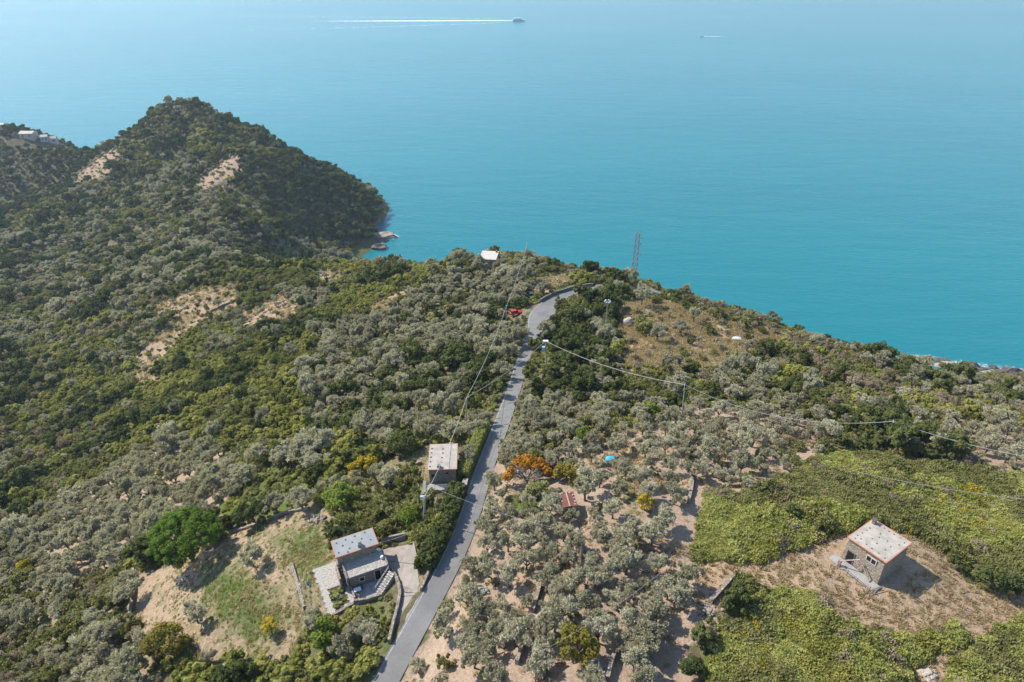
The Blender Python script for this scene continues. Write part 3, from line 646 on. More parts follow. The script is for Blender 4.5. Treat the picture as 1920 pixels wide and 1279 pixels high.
# ------------------------------------------------------------------ concrete retaining strip below that hut
ps = [hit(797, 908), hit(796, 925), hit(793, 960), hit(792, 988)]
lw = MB()
for i in range(len(ps) - 1):
    a, b_ = ps[i], ps[i+1]; dv = (b_ - a)[:2]; dv /= np.linalg.norm(dv); nv = np.array([-dv[1], dv[0]]) * .25
    lw.hexa([(*(a[:2]-nv), a[2]-.5), (*(b_[:2]-nv), b_[2]-.5), (*(b_[:2]+nv), b_[2]-.5), (*(a[:2]+nv), a[2]-.5), (*(a[:2]-nv), a[2]+.7), (*(b_[:2]-nv), b_[2]+.7), (*(b_[:2]+nv), b_[2]+.7), (*(a[:2]+nv), a[2]+.7)])
tag(lw.build('concrete_wall', M_conc), 'pale concrete garden wall running down from the roadside hut', 'wall')

# ------------------------------------------------------------------ house below the road
ha = empty('stone_house', (A_c[0], A_c[1], zA), A_a); tag(ha, 'two-level stone house with grey roof slab and paved terrace roof beside the driveway', 'house')
w2, d2 = A_w / 2, A_d / 2; zfA = lambda x, y: A_H + .02 * y
MB().box(-w2 + .2, w2 - .2, -d2 + .25, d2 - .2, -.8, A_H - .35).build('wall', M_stone, ha)
ro = tilted_slab(MB(), A_w - .16, A_d - .16, zfA, .14).build('roof', M_roof_grey, ha)
ring_slab(MB(), A_w - .16, A_d - .16, .1, zfA, -.012, -.24).build('roof_edge', M_terra, ro)
chx, chy = to_local(at_z(675, 1024, zA + A_H), A_c, A_a)
MB().box(-.34, .34, -.24, .24, -.1, .55).build('chimney', M_conc, ro, (chx, chy, A_H)); MB().box(-.24, .24, -.15, .15, .555, .62).build('chimney_top', M_slate, ha, (chx, chy, A_H))
roof_stones(ro, A_w, A_d, lambda x, y: zfA(x, y), [(-.78,.55),(-.35,.6),(.1,.66),(.58,.72),(-.55,.05),(-.1,.1),(.35,.15),(.72,-.3),(-.82,-.55),(-.3,-.45),(-.42,-.8)], M_slate, r=.13)
tx0, tx1, ty0, ty1 = -2.25, 3.6, -4.45, -d2 + .25
MB().box(tx0 + .12, tx1 - .12, ty0 + .15, ty1 - .003, -.8, A_T - .18).build('terrace_block', M_stone_grey, ha)
tr = MB().box(tx0, tx1, ty0, ty1 - .003, A_T - .18, A_T).build('terrace_roof', M_pave_dull, ha)
MB().box(tx0 - .25, tx0 - .003, ty0 - .1, -d2 + .6, -.6, A_T + .22).build('parapet', M_stone_grey, ha)
MB().box(tx1 - .2, tx1 + .02, ty0 + .1, ty1 - .2, A_T + .003, A_T + .14).build('kerb', M_dry, tr)
MB().box(tx0 - 1.15, tx0 - .9, ty0 + .6, -d2 + .4, -.6, A_T - .2).build('stair_wall', M_stone, ha)
sv = MB()
for i in range(8): sv.box(tx0 - .897, tx0 - .253, ty0 + .7 + i * .37, ty0 + 1.07 + i * .37 - .003, -.4, .28 * (i + 1))
sv.build('outer_stair', M_stone_grey, ha)
fy = ty0 + .13
window(ha, -.35, fy, 1.25, .62, .72, 'y-', 1, .1, M_frame, M_dark_open)
do = window(ha, 1.95, fy, 1.02, .8, 1.85, 'y-', 1, .1, M_frame, M_dark_open, 'door')
# antenna dish, water tank and a jar on the terrace roof
dish = empty('satellite_dish', (0, 0, 0)); dish.parent = None
dp = A_c[:2] + np.array([math.cos(A_a) * 3.0 - math.sin(A_a) * -1.75, math.sin(A_a) * 3.0 + math.cos(A_a) * -1.75]); dish.location = (dp[0], dp[1], zA + A_T)
tag(dish, 'pale satellite dish on the terrace roof of the lower house', 'satellite dish')
MB().tube([(0, 0, 0), (0, 0, .7)], .035, 6).build('mast', M_metal, dish)
dm = MB(); ring = []
for k in range(3):
    for q in range(10):
        a = 2 * math.pi * q / 10; rr = .16 * k + .005; dm.v.append((rr * math.cos(a), -.05 + .5 * rr * rr * -1, .8 + rr * math.sin(a)))
for k in range(2):
    for q in range(10): dm.f.append((k*10+q, k*10+(q+1)%10, (k+1)*10+(q+1)%10, (k+1)*10+q))
dd = dm.build('reflector', M_white, dish); sm = dd.modifiers.new('thick', 'SOLIDIFY'); sm.thickness = .03
MB().tube([(0, 0, .8), (0, -.35, .85)], .02, 5).build('feed_arm', M_metal, dish)
def world_A(x, y, z): return (A_c[0] + x * math.cos(A_a) - y * math.sin(A_a), A_c[1] + x * math.sin(A_a) + y * math.cos(A_a), zA + z)
def lathe(prof, seg=12):
    mb = MB(); n_ = len(prof)
    for r_, z_ in prof:
        for q in range(seg): mb.v.append((r_ * math.cos(2*math.pi*q/seg), r_ * math.sin(2*math.pi*q/seg), z_))
    for i in range(n_ - 1):
        for q in range(seg): mb.f.append((i*seg+q, i*seg+(q+1)%seg, (i+1)*seg+(q+1)%seg, (i+1)*seg+q))
    mb.f.append(tuple(reversed(range(seg)))); mb.f.append(tuple((n_-1)*seg + q for q in range(seg))); return mb
tag(lathe([(.17,0),(.26,.12),(.27,.3),(.17,.42),(.2,.5)]).build('clay_pot', M_white, None, world_A(3.1, -3.0, A_T + .004)), 'pale pot standing near the right edge of the terrace roof', 'pot')
# patio, stairs, yard
pl = [p for p in patio]
tri_poly(pl, zA + .02, 'patio', M_conc, ha_p := tag(empty('patio_terrace', (0, 0, 0)), 'grey patio with low edge wall before the lower house', 'patio'), .6)
def low_wall(pts, h, th, name, mat, label=None, cat='wall', parent=None, zbase=None, jag=.12, seed=1, group=None):
    """rough wall that follows the ground, its top uneven"""
    P = smooth_line([(p[0], p[1], 0) for p in pts], .55, 0.1); g = np.random.default_rng(seed); V = []; F = []
    T = np.gradient(P[:, :2], axis=0); T /= np.linalg.norm(T, axis=1)[:, None] + 1e-9; N = np.stack([-T[:, 1], T[:, 0]], 1)
    zb = TZ(P[:, 0], P[:, 1]) if zbase is None else np.full(len(P), zbase)
    for i in range(len(P)):
        hh = h * (1 + jag * (g.random() * 2 - 1)); j1, j2 = 1 + .15 * (g.random() - .5), 1 + .15 * (g.random() - .5)
        for o, z in ((-th/2*1.15, -.5), (-th/2*j1, hh), (th/2*j2, hh * (1 + .06 * (g.random() - .5))), (th/2*1.15, -.5)):
            q = P[i, :2] + N[i] * o; V.append((q[0], q[1], zb[i] + z))
    for i in range(len(P) - 1):
        for k in range(3): F.append((4*i+k, 4*i+4+k, 4*i+5+k, 4*i+1+k))
    n_ = len(P) - 1; F += [(0, 1, 2, 3), (4*n_+3, 4*n_+2, 4*n_+1, 4*n_)]
    o = link(name, pydata(name, V, F, mat), None, parent)
    if label: tag(o, label, cat, group)
    return o
low_wall([at_z(u, v, zA) for u, v in [(664,1130),(690,1127),(718,1117)]], .5, .3, 'edge_wall', M_dry, parent=ha_p, zbase=zA, seed=4)
low_wall([at_z(u, v, zA) for u, v in [(656,1099),(668,1131)]], .6, .22, 'edge_wall', M_dry, parent=ha_p, zbase=zA, seed=5)
s0 = at_z(713, 1117, zA); s1 = at_z(741, 1092, zA); ps_ = empty('stone_steps', (0, 0, 0)); tag(ps_, 'pale stone steps climbing from the patio to the driveway', 'steps')
dv = (s1 - s0)[:2]; L_ = np.linalg.norm(dv); dv /= L_; nv = np.array([-dv[1], dv[0]])
for i in range(9):
    a = s0[:2] + dv * L_ * i / 9; b_ = s0[:2] + dv * (L_ * (i + 1) / 9 - .012); zt = zA + .2 + i * .2
    MB().prism([tuple(a - nv*.1), tuple(b_ - nv*.1), tuple(b_ + nv*.95), tuple(a + nv*.95)], zA - .5, zt).build('step', M_pave, ps_)
rr = MB()
for k in (.25, .0): rr.tube([(*(s0[:2] + nv*(1.0)), zA + .95 - k), (*(s1[:2] + nv*1.0), zA + 2.7 - k)], .03, 5)
rr.build('handrail', M_metal, ps_)
for f_ in (0, .5, 1):
    q = s0[:2] + dv * L_ * f_ + nv * 1.0; MB().tube([(*q, zA), (*q, zA + .95 + 1.75 * f_)], .03, 5).build('rail_post', M_metal, ps_)
ya = tag(empty('paved_yard', (0, 0, 0)), 'pale crazy-paved yard wrapping a green bed left of the house', 'yard')
def paving_cells(outer, hole, z, parent, step=.62):
    g = np.random.default_rng(8); P = np.array(outer); lo = P[:, :2].min(0); hi = P[:, :2].max(0); n_ = 0
    ca_, sa_ = math.cos(A_a), math.sin(A_a); meshes = []
    for k in range(6):
        m_ = MB(); a0 = g.random() * 6.3; nn = int(g.integers(5, 8)); pl_ = []
        for q in range(nn):
            a = a0 + 2 * math.pi * q / nn; r_ = .36 * (1 + .25 * (g.random() - .5)); pl_.append((r_ * math.cos(a), r_ * math.sin(a)))
        m_.prism(pl_, -.05, .025 + .012 * g.random()); meshes.append(m_.mesh('flagstone', M_pave))
    c0 = P[:, :2].mean(0)
    for i in range(-14, 15):
        for j in range(-17, 18):
            x = (i + .5 * (j % 2)) * step; y = j * step * .866; q = c0 + np.array([x * ca_ - y * sa_, x * sa_ + y * ca_]) + (g.random(2) - .5) * .05
            qa = (np.array([q[0]]), np.array([q[1]]))
            if inpoly(*qa, [tuple(p[:2]) for p in outer])[0] and not inpoly(*qa, [tuple(p[:2]) for p in hole])[0]:
                o = bpy.data.objects.new('flagstone', meshes[int(g.integers(6))]); C.objects.link(o); o.parent = parent
                o.location = (q[0], q[1], z + .012 * g.random()); o.rotation_euler = (0, 0, g.random() * 6.28); n_ += 1
    return n_
# bedding under the flags, in pieces around the planted bed
yw = [(p[0], p[1]) for p in yard]; bw = [(p[0], p[1]) for p in bed]
tri_poly([yard[0], yard[1], yard[2], bed[1], bed[0]], zA - .01, 'bedding', M_conc, ya, .3)
tri_poly([yard[0], bed[0], bed[4], yard[5], yard[6]], zA - .012, 'bedding', M_conc, ya, .3)
tri_poly([bed[1], yard[2], yard[3], yard[4], bed[3], bed[2]], zA - .014, 'bedding', M_conc, ya, .3)
tri_poly([bed[4], bed[3], yard[4], yard[5]], zA - .016, 'bedding', M_conc, ya, .3)
paving_cells(yard, bed, zA - .01, ya)
low_wall([yard[4], yard[5], yard[6]], .35, .35, 'edge_wall', M_dry, parent=ya, zbase=zA - .1, seed=6)
# driveway
dz = [plane_z(drive_co, p[0], p[1]) for p in drive]
dr = tag(tri_poly(drive, dz, 'driveway', M_conc_warm, None, .3), 'warm grey concrete driveway between the house and the road', kind='structure')
for f_, g_ in (((722,1053),(781,1060)), ((749,1121),(787,1116))):
    a = hit(*f_); b_ = hit(*g_); dv = (b_ - a)[:2]; dv /= np.linalg.norm(dv); nv = np.array([-dv[1], dv[0]]) * .05
    q = [a[:2]-nv, b_[:2]-nv, b_[:2]+nv, a[:2]+nv]; mb = MB(); mb.prism([tuple(x) for x in q], [plane_z(drive_co, x[0], x[1]) - .02 for x in q], [plane_z(drive_co, x[0], x[1]) + .006 for x in q]); mb.build('drain_channel', M_slate, dr)
low_wall([hit(u, v) for u, v in [(737,1076),(748,1098),(751,1118),(747,1140),(738,1175),(730,1210)]], .9, .38, 'driveway_wall', M_dry, 'pale curved stone wall along the left edge of the driveway', seed=7)
low_wall([hit(u, v) for u, v in [(775,1019),(781,1050),(787,1080)]], .35, .22, 'driveway_kerb', M_conc, 'low concrete kerb on the right edge of the driveway', 'kerb', seed=8, jag=.03)
low_wall([hit(u, v) for u, v in [(790,1110),(800,1085),(812,1060)]], .7, .3, 'roadside_wall', M_dry, 'short stone wall between the driveway mouth and the road', seed=9)
low_wall([hit(u, v) for u, v in [(716,1020),(745,1014),(766,1010)]], 1.3, .3, 'back_wall', M_conc_warm, 'concrete retaining wall closing the head of the driveway', seed=10, jag=.05)
gt = hit(762, 1112); ge_ = tag(empty('driveway_gate', tuple(gt), R(-20)), 'open thin metal gate standing in the driveway', 'gate')
for z_ in (.1, 1.15): MB().tube([(-.9,0,z_),(.9,0,z_)], .025, 5).build('rail', M_dmetal, ge_)
for i in range(9): MB().tube([(-.9 + i*.225, 0, 0), (-.9 + i*.225, 0, 1.15)], .016, 5).build('bar', M_dmetal, ge_)
# patio furniture
tb = tag(empty('patio_table', world_A(-1.35, -5.35, .02), .4), 'small white table on the patio before the lower house', 'table')
MB().box(-.5, .5, -.35, .35, .7, .75).build('table_top', M_white, tb)
for sx in (-1, 1):
    for sy in (-1, 1): MB().box(sx*.44-.03, sx*.44+.03, sy*.29-.03, sy*.29+.03, 0, .7).build('leg', M_white, tb)
for i, (x, y) in enumerate(((-.75, -5.0), (-1.5, -6.1))):
    cq = tag(empty('garden_chair', world_A(x, y, .02), i * 2.2), ('dark chair on the right of the white patio table', 'dark chair nearest the patio edge wall')[i], 'chair')
    MB().box(-.22, .22, -.22, .22, .42, .46).build('seat', M_dmetal, cq); MB().box(-.22, .22, .19, .22, .46, .88).build('backrest', M_dmetal, cq)
    for sx in (-1, 1):
        for sy in (-1, 1): MB().box(sx*.2-.015, sx*.2+.015, sy*.2-.015, sy*.2+.015, 0, .42).build('leg', M_dmetal, cq)

# ------------------------------------------------------------------ house near the crest, red shed, ruined tank
hd = empty('crest_house', (D_c[0], D_c[1], zD), D_a); tag(hd, 'low house with white flat roof among trees on the crest', 'house')
zfD = lambda x, y: D_H + .01 * x
MB().box(-D_w/2+.25, D_w/2-.25, -D_d/2+.25, D_d/2-.25, -1.5, D_H-.2).build('wall', M_earthwall, hd)
ro = tilted_slab(MB(), D_w, D_d, zfD, .18).build('roof', M_roof_white, hd)
ring_slab(MB(), D_w, D_d, .07, zfD, -.02, -.16).build('roof_edge', M_terra, ro)
window(hd, -1.2, -D_d/2 + .25, 1.8, .8, .9, 'y-', 2); window(hd, 1.4, -D_d/2 + .25, 1.8, .8, .9, 'y-', 2)
MB().box(-.3, .3, -.3, .3, 0, .7).build('chimney', M_chim, ro, (D_w/2-.8, D_d/2-.9, D_H))
he = empty('red_roofed_shed', (E_c[0], E_c[1], zE), E_a); tag(he, 'small shed with red sheet roof under an olive tree', 'shed')
E_w, E_d = max(E_w, 2.2), max(E_d, 2.9)
MB().box(-E_w/2+.1, E_w/2-.1, -E_d/2+.1, E_d/2-.1, -.6, E_H-.25).build('wall', M_stone, he)
zfE = lambda x, y: E_H - .1 * abs(x)
for s_ in (-1, 1):
    c = [(0,-E_d/2),(s_*E_w/2*1.05,-E_d/2),(s_*E_w/2*1.05,E_d/2),(0,E_d/2)]
    c = c if s_ > 0 else c[::-1]
    MB().hexa([(x + s_*.004, y, zfE(x, y) - .07) for x, y in c] + [(x + s_*.004, y, zfE(x, y)) for x, y in c]).build('roof_sheet', M_red, he)
MB().box(-.09, .09, -E_d/2 - .05, E_d/2 + .05, E_H + .005, E_H + .11).build('ridge_beam', M_wood_pale, he)
MB().box(-.55, .15, -E_d/2 + .06, -E_d/2 + .097, 0, 1.6).build('door', M_red, he)
roof_stones(he, E_w, E_d, lambda x, y: zfE(x, y), [(-.8,.8),(-.85,.4),(-.5,.85),(.5,.85),(.85,.5),(.88,.1),(.88,-.35),(.8,-.75),(-.85,-.2)], M_rock_pale, 'weight_stone', .16)
wt = hit(1113, 1272); tk = tag(empty('water_tank', tuple(wt), R(12)), 'open grey concrete tank at the bottom edge of the grove', 'tank')
tm_ = MB(); tm_.box(-1.0, 1.0, -1.6, -1.45, -.6, .9).box(-1.0, 1.0, 1.45, 1.6, -.6, .9).box(-1.0, -.85, -1.447, 1.447, -.6, .9).box(.85, 1.0, -1.447, 1.447, -.6, .9); tm_.build('tank_wall', M_conc, tk)
MB().box(-.85, .85, -1.45, 1.45, .2, .35).build('inner_slab', M_slate, tk); MB().box(-.6, .5, -1.3, -.2, .93, .97).build('cover_sheet', M_white, tk)

# ------------------------------------------------------------------ hilltop village on the left ridge
M_vill = [simple('village_wall_%d' % i, c, None, 1, .9) for i, c in enumerate([(.50,.45,.38),(.55,.40,.32),(.52,.50,.46)])]
M_vroof = [simple('village_roof_%d' % i, c, None, .8, .9) for i, c in enumerate([(.40,.36,.32),(.46,.30,.23),(.58,.53,.45)])]
VFOOT = []
VILL = [(5,238,9,8,4,0,2,'grey-roofed house at the left edge of the far ridge village'),(26,232,9,8,5,1,1,'pink house highest in the far ridge village'),(55,253,12,9,4,0,2,'broad cream-roofed house in the far ridge village'),
        (76,249,8,7,5,1,1,'small pink house right of the broad cream-roofed village house'),(98,263,9,7,4,2,0,'low white house on the descending end of the far village'),(84,260,6,6,4,2,2,'small white house below the pink one in the far village')]
for i, (u, v, w_, d_, h_, mi, ri, lab) in enumerate(VILL):
    p = hit(u, v + 4)
    if p is None: continue
    VFOOT.append([(p[0]-w_,p[1]-d_-7),(p[0]+w_,p[1]-d_-7),(p[0]+w_,p[1]+d_),(p[0]-w_,p[1]+d_)])
    vo = tag(empty('village_house', tuple(p), R(-15 + i * 9)), lab, 'house', 'houses of the far ridge village')
    MB().box(-w_/2, w_/2, -d_/2, d_/2, -4, h_).build('wall', M_vill[mi], vo)
    rf = MB(); rf.v = [(-w_/2-.4,-d_/2-.4,h_+.02),(w_/2+.4,-d_/2-.4,h_+.02),(w_/2+.4,d_/2+.4,h_+.02),(-w_/2-.4,d_/2+.4,h_+.02),(-w_/2-.4,0,h_+1.5),(w_/2+.4,0,h_+1.5)]
    rf.f = [(0,1,5,4),(2,3,4,5),(0,4,3),(1,2,5),(3,2,1,0)]; rf.build('roof', M_vroof[ri], vo)
    for x in (-w_/4, w_/4): MB().box(x - .5, x + .5, -d_/2 - .06, -d_/2 + .05, 1.2, 2.7).build('window', M_glass, vo)
# ------------------------------------------------------------------ walls on the slopes
WALLS = [
 ([(247,1062),(255,1085),(252,1120),(246,1150),(240,1185)], .9, 'ivy-topped dry-stone wall on the left edge of the lawn'),
 ([(547,1060),(556,1090),(566,1125),(572,1142)], .5, 'low tumbled stone wall crossing the lawn beside the paved yard'),
 ([(430,1000),(480,985),(530,965),(585,955)], .5, 'low stone wall along the upper edge of the lawn'),
 ([(1013,1100),(1006,1125),(998,1152)], .9, 'dry-stone terrace wall in the middle of the grove, upper end at the poles'),
 ([(992,1165),(982,1205),(968,1250)], .9, 'dry-stone terrace wall climbing left of the yellow-green tree'),
 ([(1158,1205),(1148,1240),(1138,1279)], 1.0, 'dry-stone terrace wall beside the open concrete tank'),
 ([(1122,1085),(1116,1105)], .8, 'short terrace wall fragment between two olives near the yellow grass'),
 ([(1380,1078),(1358,1105),(1328,1135)], .9, 'long terrace wall along the right edge of the olive grove'),
 ([(1094,1048),(1088,1020),(1076,970)], .5, 'thin stone edging winding below the red shed'),
 ([(1298,893),(1296,920),(1290,945)], .8, 'stone terrace edge left of the bramble field top'),
 ([(720,893),(760,880),(795,868)], .7, 'low stone terrace wall behind the garden left of the cream-roofed hut'),
 ([(930,655),(950,646),(975,640)], .8, 'short pale stone wall left of the upper road'),
 ([(395,585),(430,570),(450,560)], .8, 'pale broken wall above the dry terrace on the left slope'),
]
for i, (px, h, lab) in enumerate(WALLS):
    q = [hit(u, v) for u, v in px]
    low_wall([p for p in q if p is not None], h, .45, 'dry_stone_wall', M_dry, lab, 'wall', seed=20 + i, group='dry-stone walls on the slopes')
# parapets of the road
def roadside(u0, u1, side, off, h, th, name, mat, label):
    ks = [k for k in range(len(ROAD)) if u0 <= _ru[k] <= u1 and _rv[k] < 720]
    P = [np.r_[ROAD[k, :2] + ROAD_N[k] * side * (ROAD_W[k] + off), ROAD[k, 2]] for k in ks]
    o = None; V = []; F = []
    for i, p in enumerate(P):
        nv = ROAD_N[ks[i]] * th / 2
        for s_, z in ((-1, -1.0), (-1, h), (1, h), (1, -1.0)): V.append((*(p[:2] + nv * s_), p[2] + z))
    for i in range(len(P) - 1):
        for k in range(4): F.append((4*i+k, 4*i+4+k, 4*i+4+(k+1)%4, 4*i+(k+1)%4))
    F += [(3,2,1,0), tuple(4*(len(P)-1)+k for k in range(4))]
    return tag(link(name, pydata(name, V, F, mat)), label, 'wall')
roadside(1028, 1120, -1, .5, 1.0, .4, 'road_parapet', M_stone_grey, 'grey stone parapet round the outside of the road bend')
roadside(1440, 1560, -1, .4, 1.0, .35, 'road_parapet', M_conc, 'pale concrete parapet of the road above the sea on the right')
roadside(1310, 1400, -1, .4, .9, .35, 'road_parapet', M_conc, 'broken pale parapet of the coast road behind grey bushes')

# ------------------------------------------------------------------ poles, tower, cables
def solve_h(b, vtop):
    for h in np.arange(2, 40, .1):
        if project(b + np.array([0, 0, h]))[1][0] <= vtop: return h
    return 8.0
TOPS = {}
def pole(key, base, top, name, mat, r, label, cat='utility pole', arm=None, extra=None):
    b = hit(*base); h = solve_h(b, top[1]); t = at_depth(top[0], top[1], project(b + np.array([0, 0, h]))[2][0]); lean = (t - b)[:2]
    o = tag(empty(name, tuple(b)), label, cat)
    MB().tube([(0, 0, -.8), (lean[0], lean[1], h)], r * 1.25, 7, r * .8).build('shaft', mat, o)
    TOPS[key] = np.array([b[0] + lean[0], b[1] + lean[1], b[2] + h])
    T = Vector((lean[0], lean[1], h))
    if arm:
        L, az, dz_ = arm; a = Vector((math.cos(az), math.sin(az), 0)) * L / 2
        MB().tube([T - a - Vector((0,0,dz_)), T + a - Vector((0,0,dz_))], .05, 6).build('cross_arm', M_metal, o)
        for s_ in (-1, 0, 1):
            p = T + a * s_ * .9 - Vector((0, 0, dz_)); lathe([(.03,0),(.06,.05),(.04,.1),(.06,.15),(.02,.2)], 8).build('insulator', M_white, o, p + Vector((0,0,.03)))
    if extra: extra(o, T)
    return o
PW = M_wood; PC = M_conc
pole('a', (987,500), (989,455), 'utility_pole', M_metal, .1, 'thin pole highest on the crest beside the white-roofed house', arm=(1.0, 0, .2))
pole('b', (949,612), (950,573), 'utility_pole', PC, .1, 'grey pole beside the red car left of the road', arm=(.8, 0, .2))
pole('c', (873,815), (875,746), 'utility_pole', PC, .11, 'slim pale pole left of the road where three cables meet', arm=(.9, .6, .15))
def trafo(o, T):
    MB().box(-.35, .35, -.3, .3, -.5, .5).build('transformer', M_bluegrey, o, (T.x - .45, T.y - .1, T.z - 2.0)); MB().box(-.6, .6, -.35, .35, -.05, .05).build('platform', M_white, o, (T.x, T.y, T.z + .02))
pole('d', (1024,706), (1023,640), 'transformer_pole', M_wood_pale, .2, 'stout pole carrying a blue-grey transformer right of the road', arm=(1.6, .5, .4), extra=trafo)
def lamps(o, T):
    MB().tube([(T.x + .7*math.cos(q*math.pi/6), T.y + .7*math.sin(q*math.pi/6), T.z) for q in range(13)], .04, 5, cap=False).build('ring', M_metal, o)
    for q in range(6):
        a = q * math.pi / 3; lp = MB().hexa([(-.22,-.1,-.15),(.22,-.1,-.15),(.22,.1,-.15),(-.22,.1,-.15),(-.16,-.14,.15),(.16,-.14,.15),(.16,.14,.15),(-.16,.14,.15)])
        lp.build('floodlight', M_white, o, (T.x + .75*math.cos(a), T.y + .75*math.sin(a), T.z), (0, 0, a + math.pi/2))
pole('e', (1134,640), (1139,566), 'floodlight_mast', M_metal, .13, 'tall grey mast with a ring of floodlights in the trees', 'lamp', extra=lamps)
pole('f', (1278,792), (1284,722), 'utility_pole', PC, .11, 'slim grey pole in the middle of the long cable right of the road', arm=(.9, 1.2, .1))
pole('g', (1660,842), (1675,791), 'utility_pole', PW, .09, 'leaning thin pole carrying the long cable above the bramble field', arm=(.7, 1.2, .1))
pole('h', (793,990), (797,930), 'concrete_pole', M_conc, .19, 'stout white concrete pole below the roadside hut', arm=(1.6, .3, .15), extra=lambda o, T: MB().box(-.35, .35, -.2, .2, -.25, .25).build('meter_box', M_white, o, (T.x - .4, T.y, T.z - .45)))
pole('i', (1038,1022), (1038,990), 'utility_pole', PW, .08, 'short dark wooden pole standing among the olives below the red shed')
pole('j', (1591,925), (1600,884), 'utility_pole', PW, .07, 'thin leaning post in the bramble field above the clearing hut')
pole('k', (1254,1092), (1259,1058), 'utility_pole', PW, .07, 'short dark post near the right edge of the olive grove')
pole('l', (1003,1295), (1006,1227), 'utility_pole', PW, .08, 'dark wooden pole cut by the bottom edge of the photo')
pole('m', (819,985), (820,918), 'utility_pole', PW, .07, 'thin dark post in the hedge bank right of the concrete pole')
pole('n', (1699,935), (1701,905), 'utility_pole', PW, .05, 'tiny dark post in the bramble field at far right')
def cable(a, b, sag, label, r=.034, name='overhead_cable'):
    a = TOPS[a] if isinstance(a, str) else np.array(a); b = TOPS[b] if isinstance(b, str) else np.array(b)
    P = [tuple(a + (b - a) * t - np.array([0, 0, 4 * sag * t * (1 - t)])) for t in np.linspace(0, 1, 22)]
    tag(MB().tube(P, r, 5).build(name, M_wire), label, 'cable', 'overhead cables')
cable('a', 'b', 1.2, 'cable from the crest pole down to the pole by the red car'); cable('b', 'c', 1.6, 'cable along the left of the road between the red car and the three-cable pole')
cable('c', 'h', 1.2, 'cable passing over the cream-roofed hut to the white concrete pole'); cable('c', 'd', .9, 'cable crossing the road to the transformer pole')
cable('d', 'f', 1.5, 'cable from the transformer pole to the slim pole on its right', .038); cable('f', 'g', 3.4, 'long sagging cable above the dark scrub on the right', .038)
cable('g', at_depth(2100, 880, 105), 1.5, 'cable leaving the right edge from the leaning pole', .04); cable('j', at_depth(2100, 952, 98), 1.0, 'low cable over the bramble field leaving the right edge', .03)
cable('m', 'i', .6, 'cable crossing the lower road into the olive grove', .014); cable('k', 'l', 1.0, 'thin cable running down through the olive grove', .014)
cable(world_A(3.0, -1.2, A_H - .4), np.array(hit(776, 1010)) + np.array([0, 0, 1.6]), .3, 'short cable from the lower house to the driveway bank', .022)
# lattice tower
lb = hit(1187, 532); lh = solve_h(lb, 438); lt = tag(empty('lattice_tower', tuple(lb)), 'rusty lattice antenna tower standing against the sea', 'tower')
LW = lambda z: .8 - .25 * z / lh
for sx, sy in ((-1,-1),(1,-1),(1,1),(-1,1)): MB().tube([(sx*LW(0), sy*LW(0), -.5), (sx*LW(lh), sy*LW(lh), lh)], .065, 5).build('leg', M_rust, lt)
nb = 9
for i in range(nb):
    z0, z1 = lh * i / nb, lh * (i + 1) / nb; a, b_ = LW(z0), LW(z1)
    for (p, q) in (((-1,-1),(1,-1)), ((1,-1),(1,1)), ((1,1),(-1,1)), ((-1,1),(-1,-1))):
        MB().tube([(p[0]*a, p[1]*a, z0), (q[0]*b_, q[1]*b_, z1)], .05, 4).build('brace', M_rust, lt); MB().tube([(p[0]*b_, p[1]*b_, z1), (q[0]*b_, q[1]*b_, z1)], .045, 4).build('crossbar', M_rust, lt)
for i, (dx, z) in enumerate(((1.1, .92), (-1.0, .42), (1.2, .6), (.95, .8))): MB().box(-.16, .16, -.1, .1, -.45, .45).build('antenna_panel', M_metal, lt, (dx, -.4, lh * z))
MB().tube([(0, 0, lh - .1), (0, 0, lh + 1.2)], .04, 5).build('spike', M_metal, lt)

# ------------------------------------------------------------------ cars
def car(loc, rz, body, label, name='parked_car', s=1.0):
    o = tag(empty(name, loc, rz), label, 'car'); o.scale = (s, s, s)
    prof = [(-1.95,.35),(-1.98,.75),(-1.6,.92),(-.95,1.0),(.95,.98),(1.85,.82),(1.98,.6),(1.95,.35)]
    m = MB(); n_ = len(prof)
    for sy, k in ((-.78, 1), (-.84, .97), (.84, .97), (.78, 1)): pass
    for y_, kx, in ((-.82, 1), (.82, 1)):
        m.v += [(x * kx, y_, z) for x, z in prof]
    m.f += [tuple(range(n_)), tuple(reversed(range(n_, 2*n_)))] + [(i, n_+i, n_+(i+1)%n_, (i+1)%n_) for i in range(n_)]
    bo = m.build('body', body, o); bv = bo.modifiers.new('bevel', 'BEVEL'); bv.width = .08; bv.segments = 2
    c = MB().hexa([(-1.7,-.72,.95),(.85,-.72,.95),(.85,.72,.95),(-1.7,.72,.95),(-1.35,-.58,1.45),(.2,-.58,1.45),(.2,.58,1.45),(-1.35,.58,1.45)]).build('cabin_glass', M_glass, o)
    MB().hexa([(-1.38,-.6,1.44),(.22,-.6,1.44),(.22,.6,1.44),(-1.38,.6,1.44),(-1.3,-.54,1.51),(.12,-.54,1.51),(.12,.54,1.51),(-1.3,.54,1.51)]).build('roof', body, o)
    for sx in (-1.2, 1.25):
        for sy in (-1, 1):
            w_ = MB().tube([(sx, sy*.68, .32), (sx, sy*.86, .32)], .32, 12).build('wheel', M_rubber, o); MB().tube([(sx, sy*.8, .32), (sx, sy*.875, .32)], .18, 10).build('rim', M_metal, w_)
    for sy in (-.6, .6): MB().box(1.9, 2.0, sy - .14, sy + .14, .58, .74).build('headlight', M_white, o); MB().box(-2.0, -1.93, sy - .12, sy + .12, .6, .78).build('tail_light', M_redpaint, o)
    return o
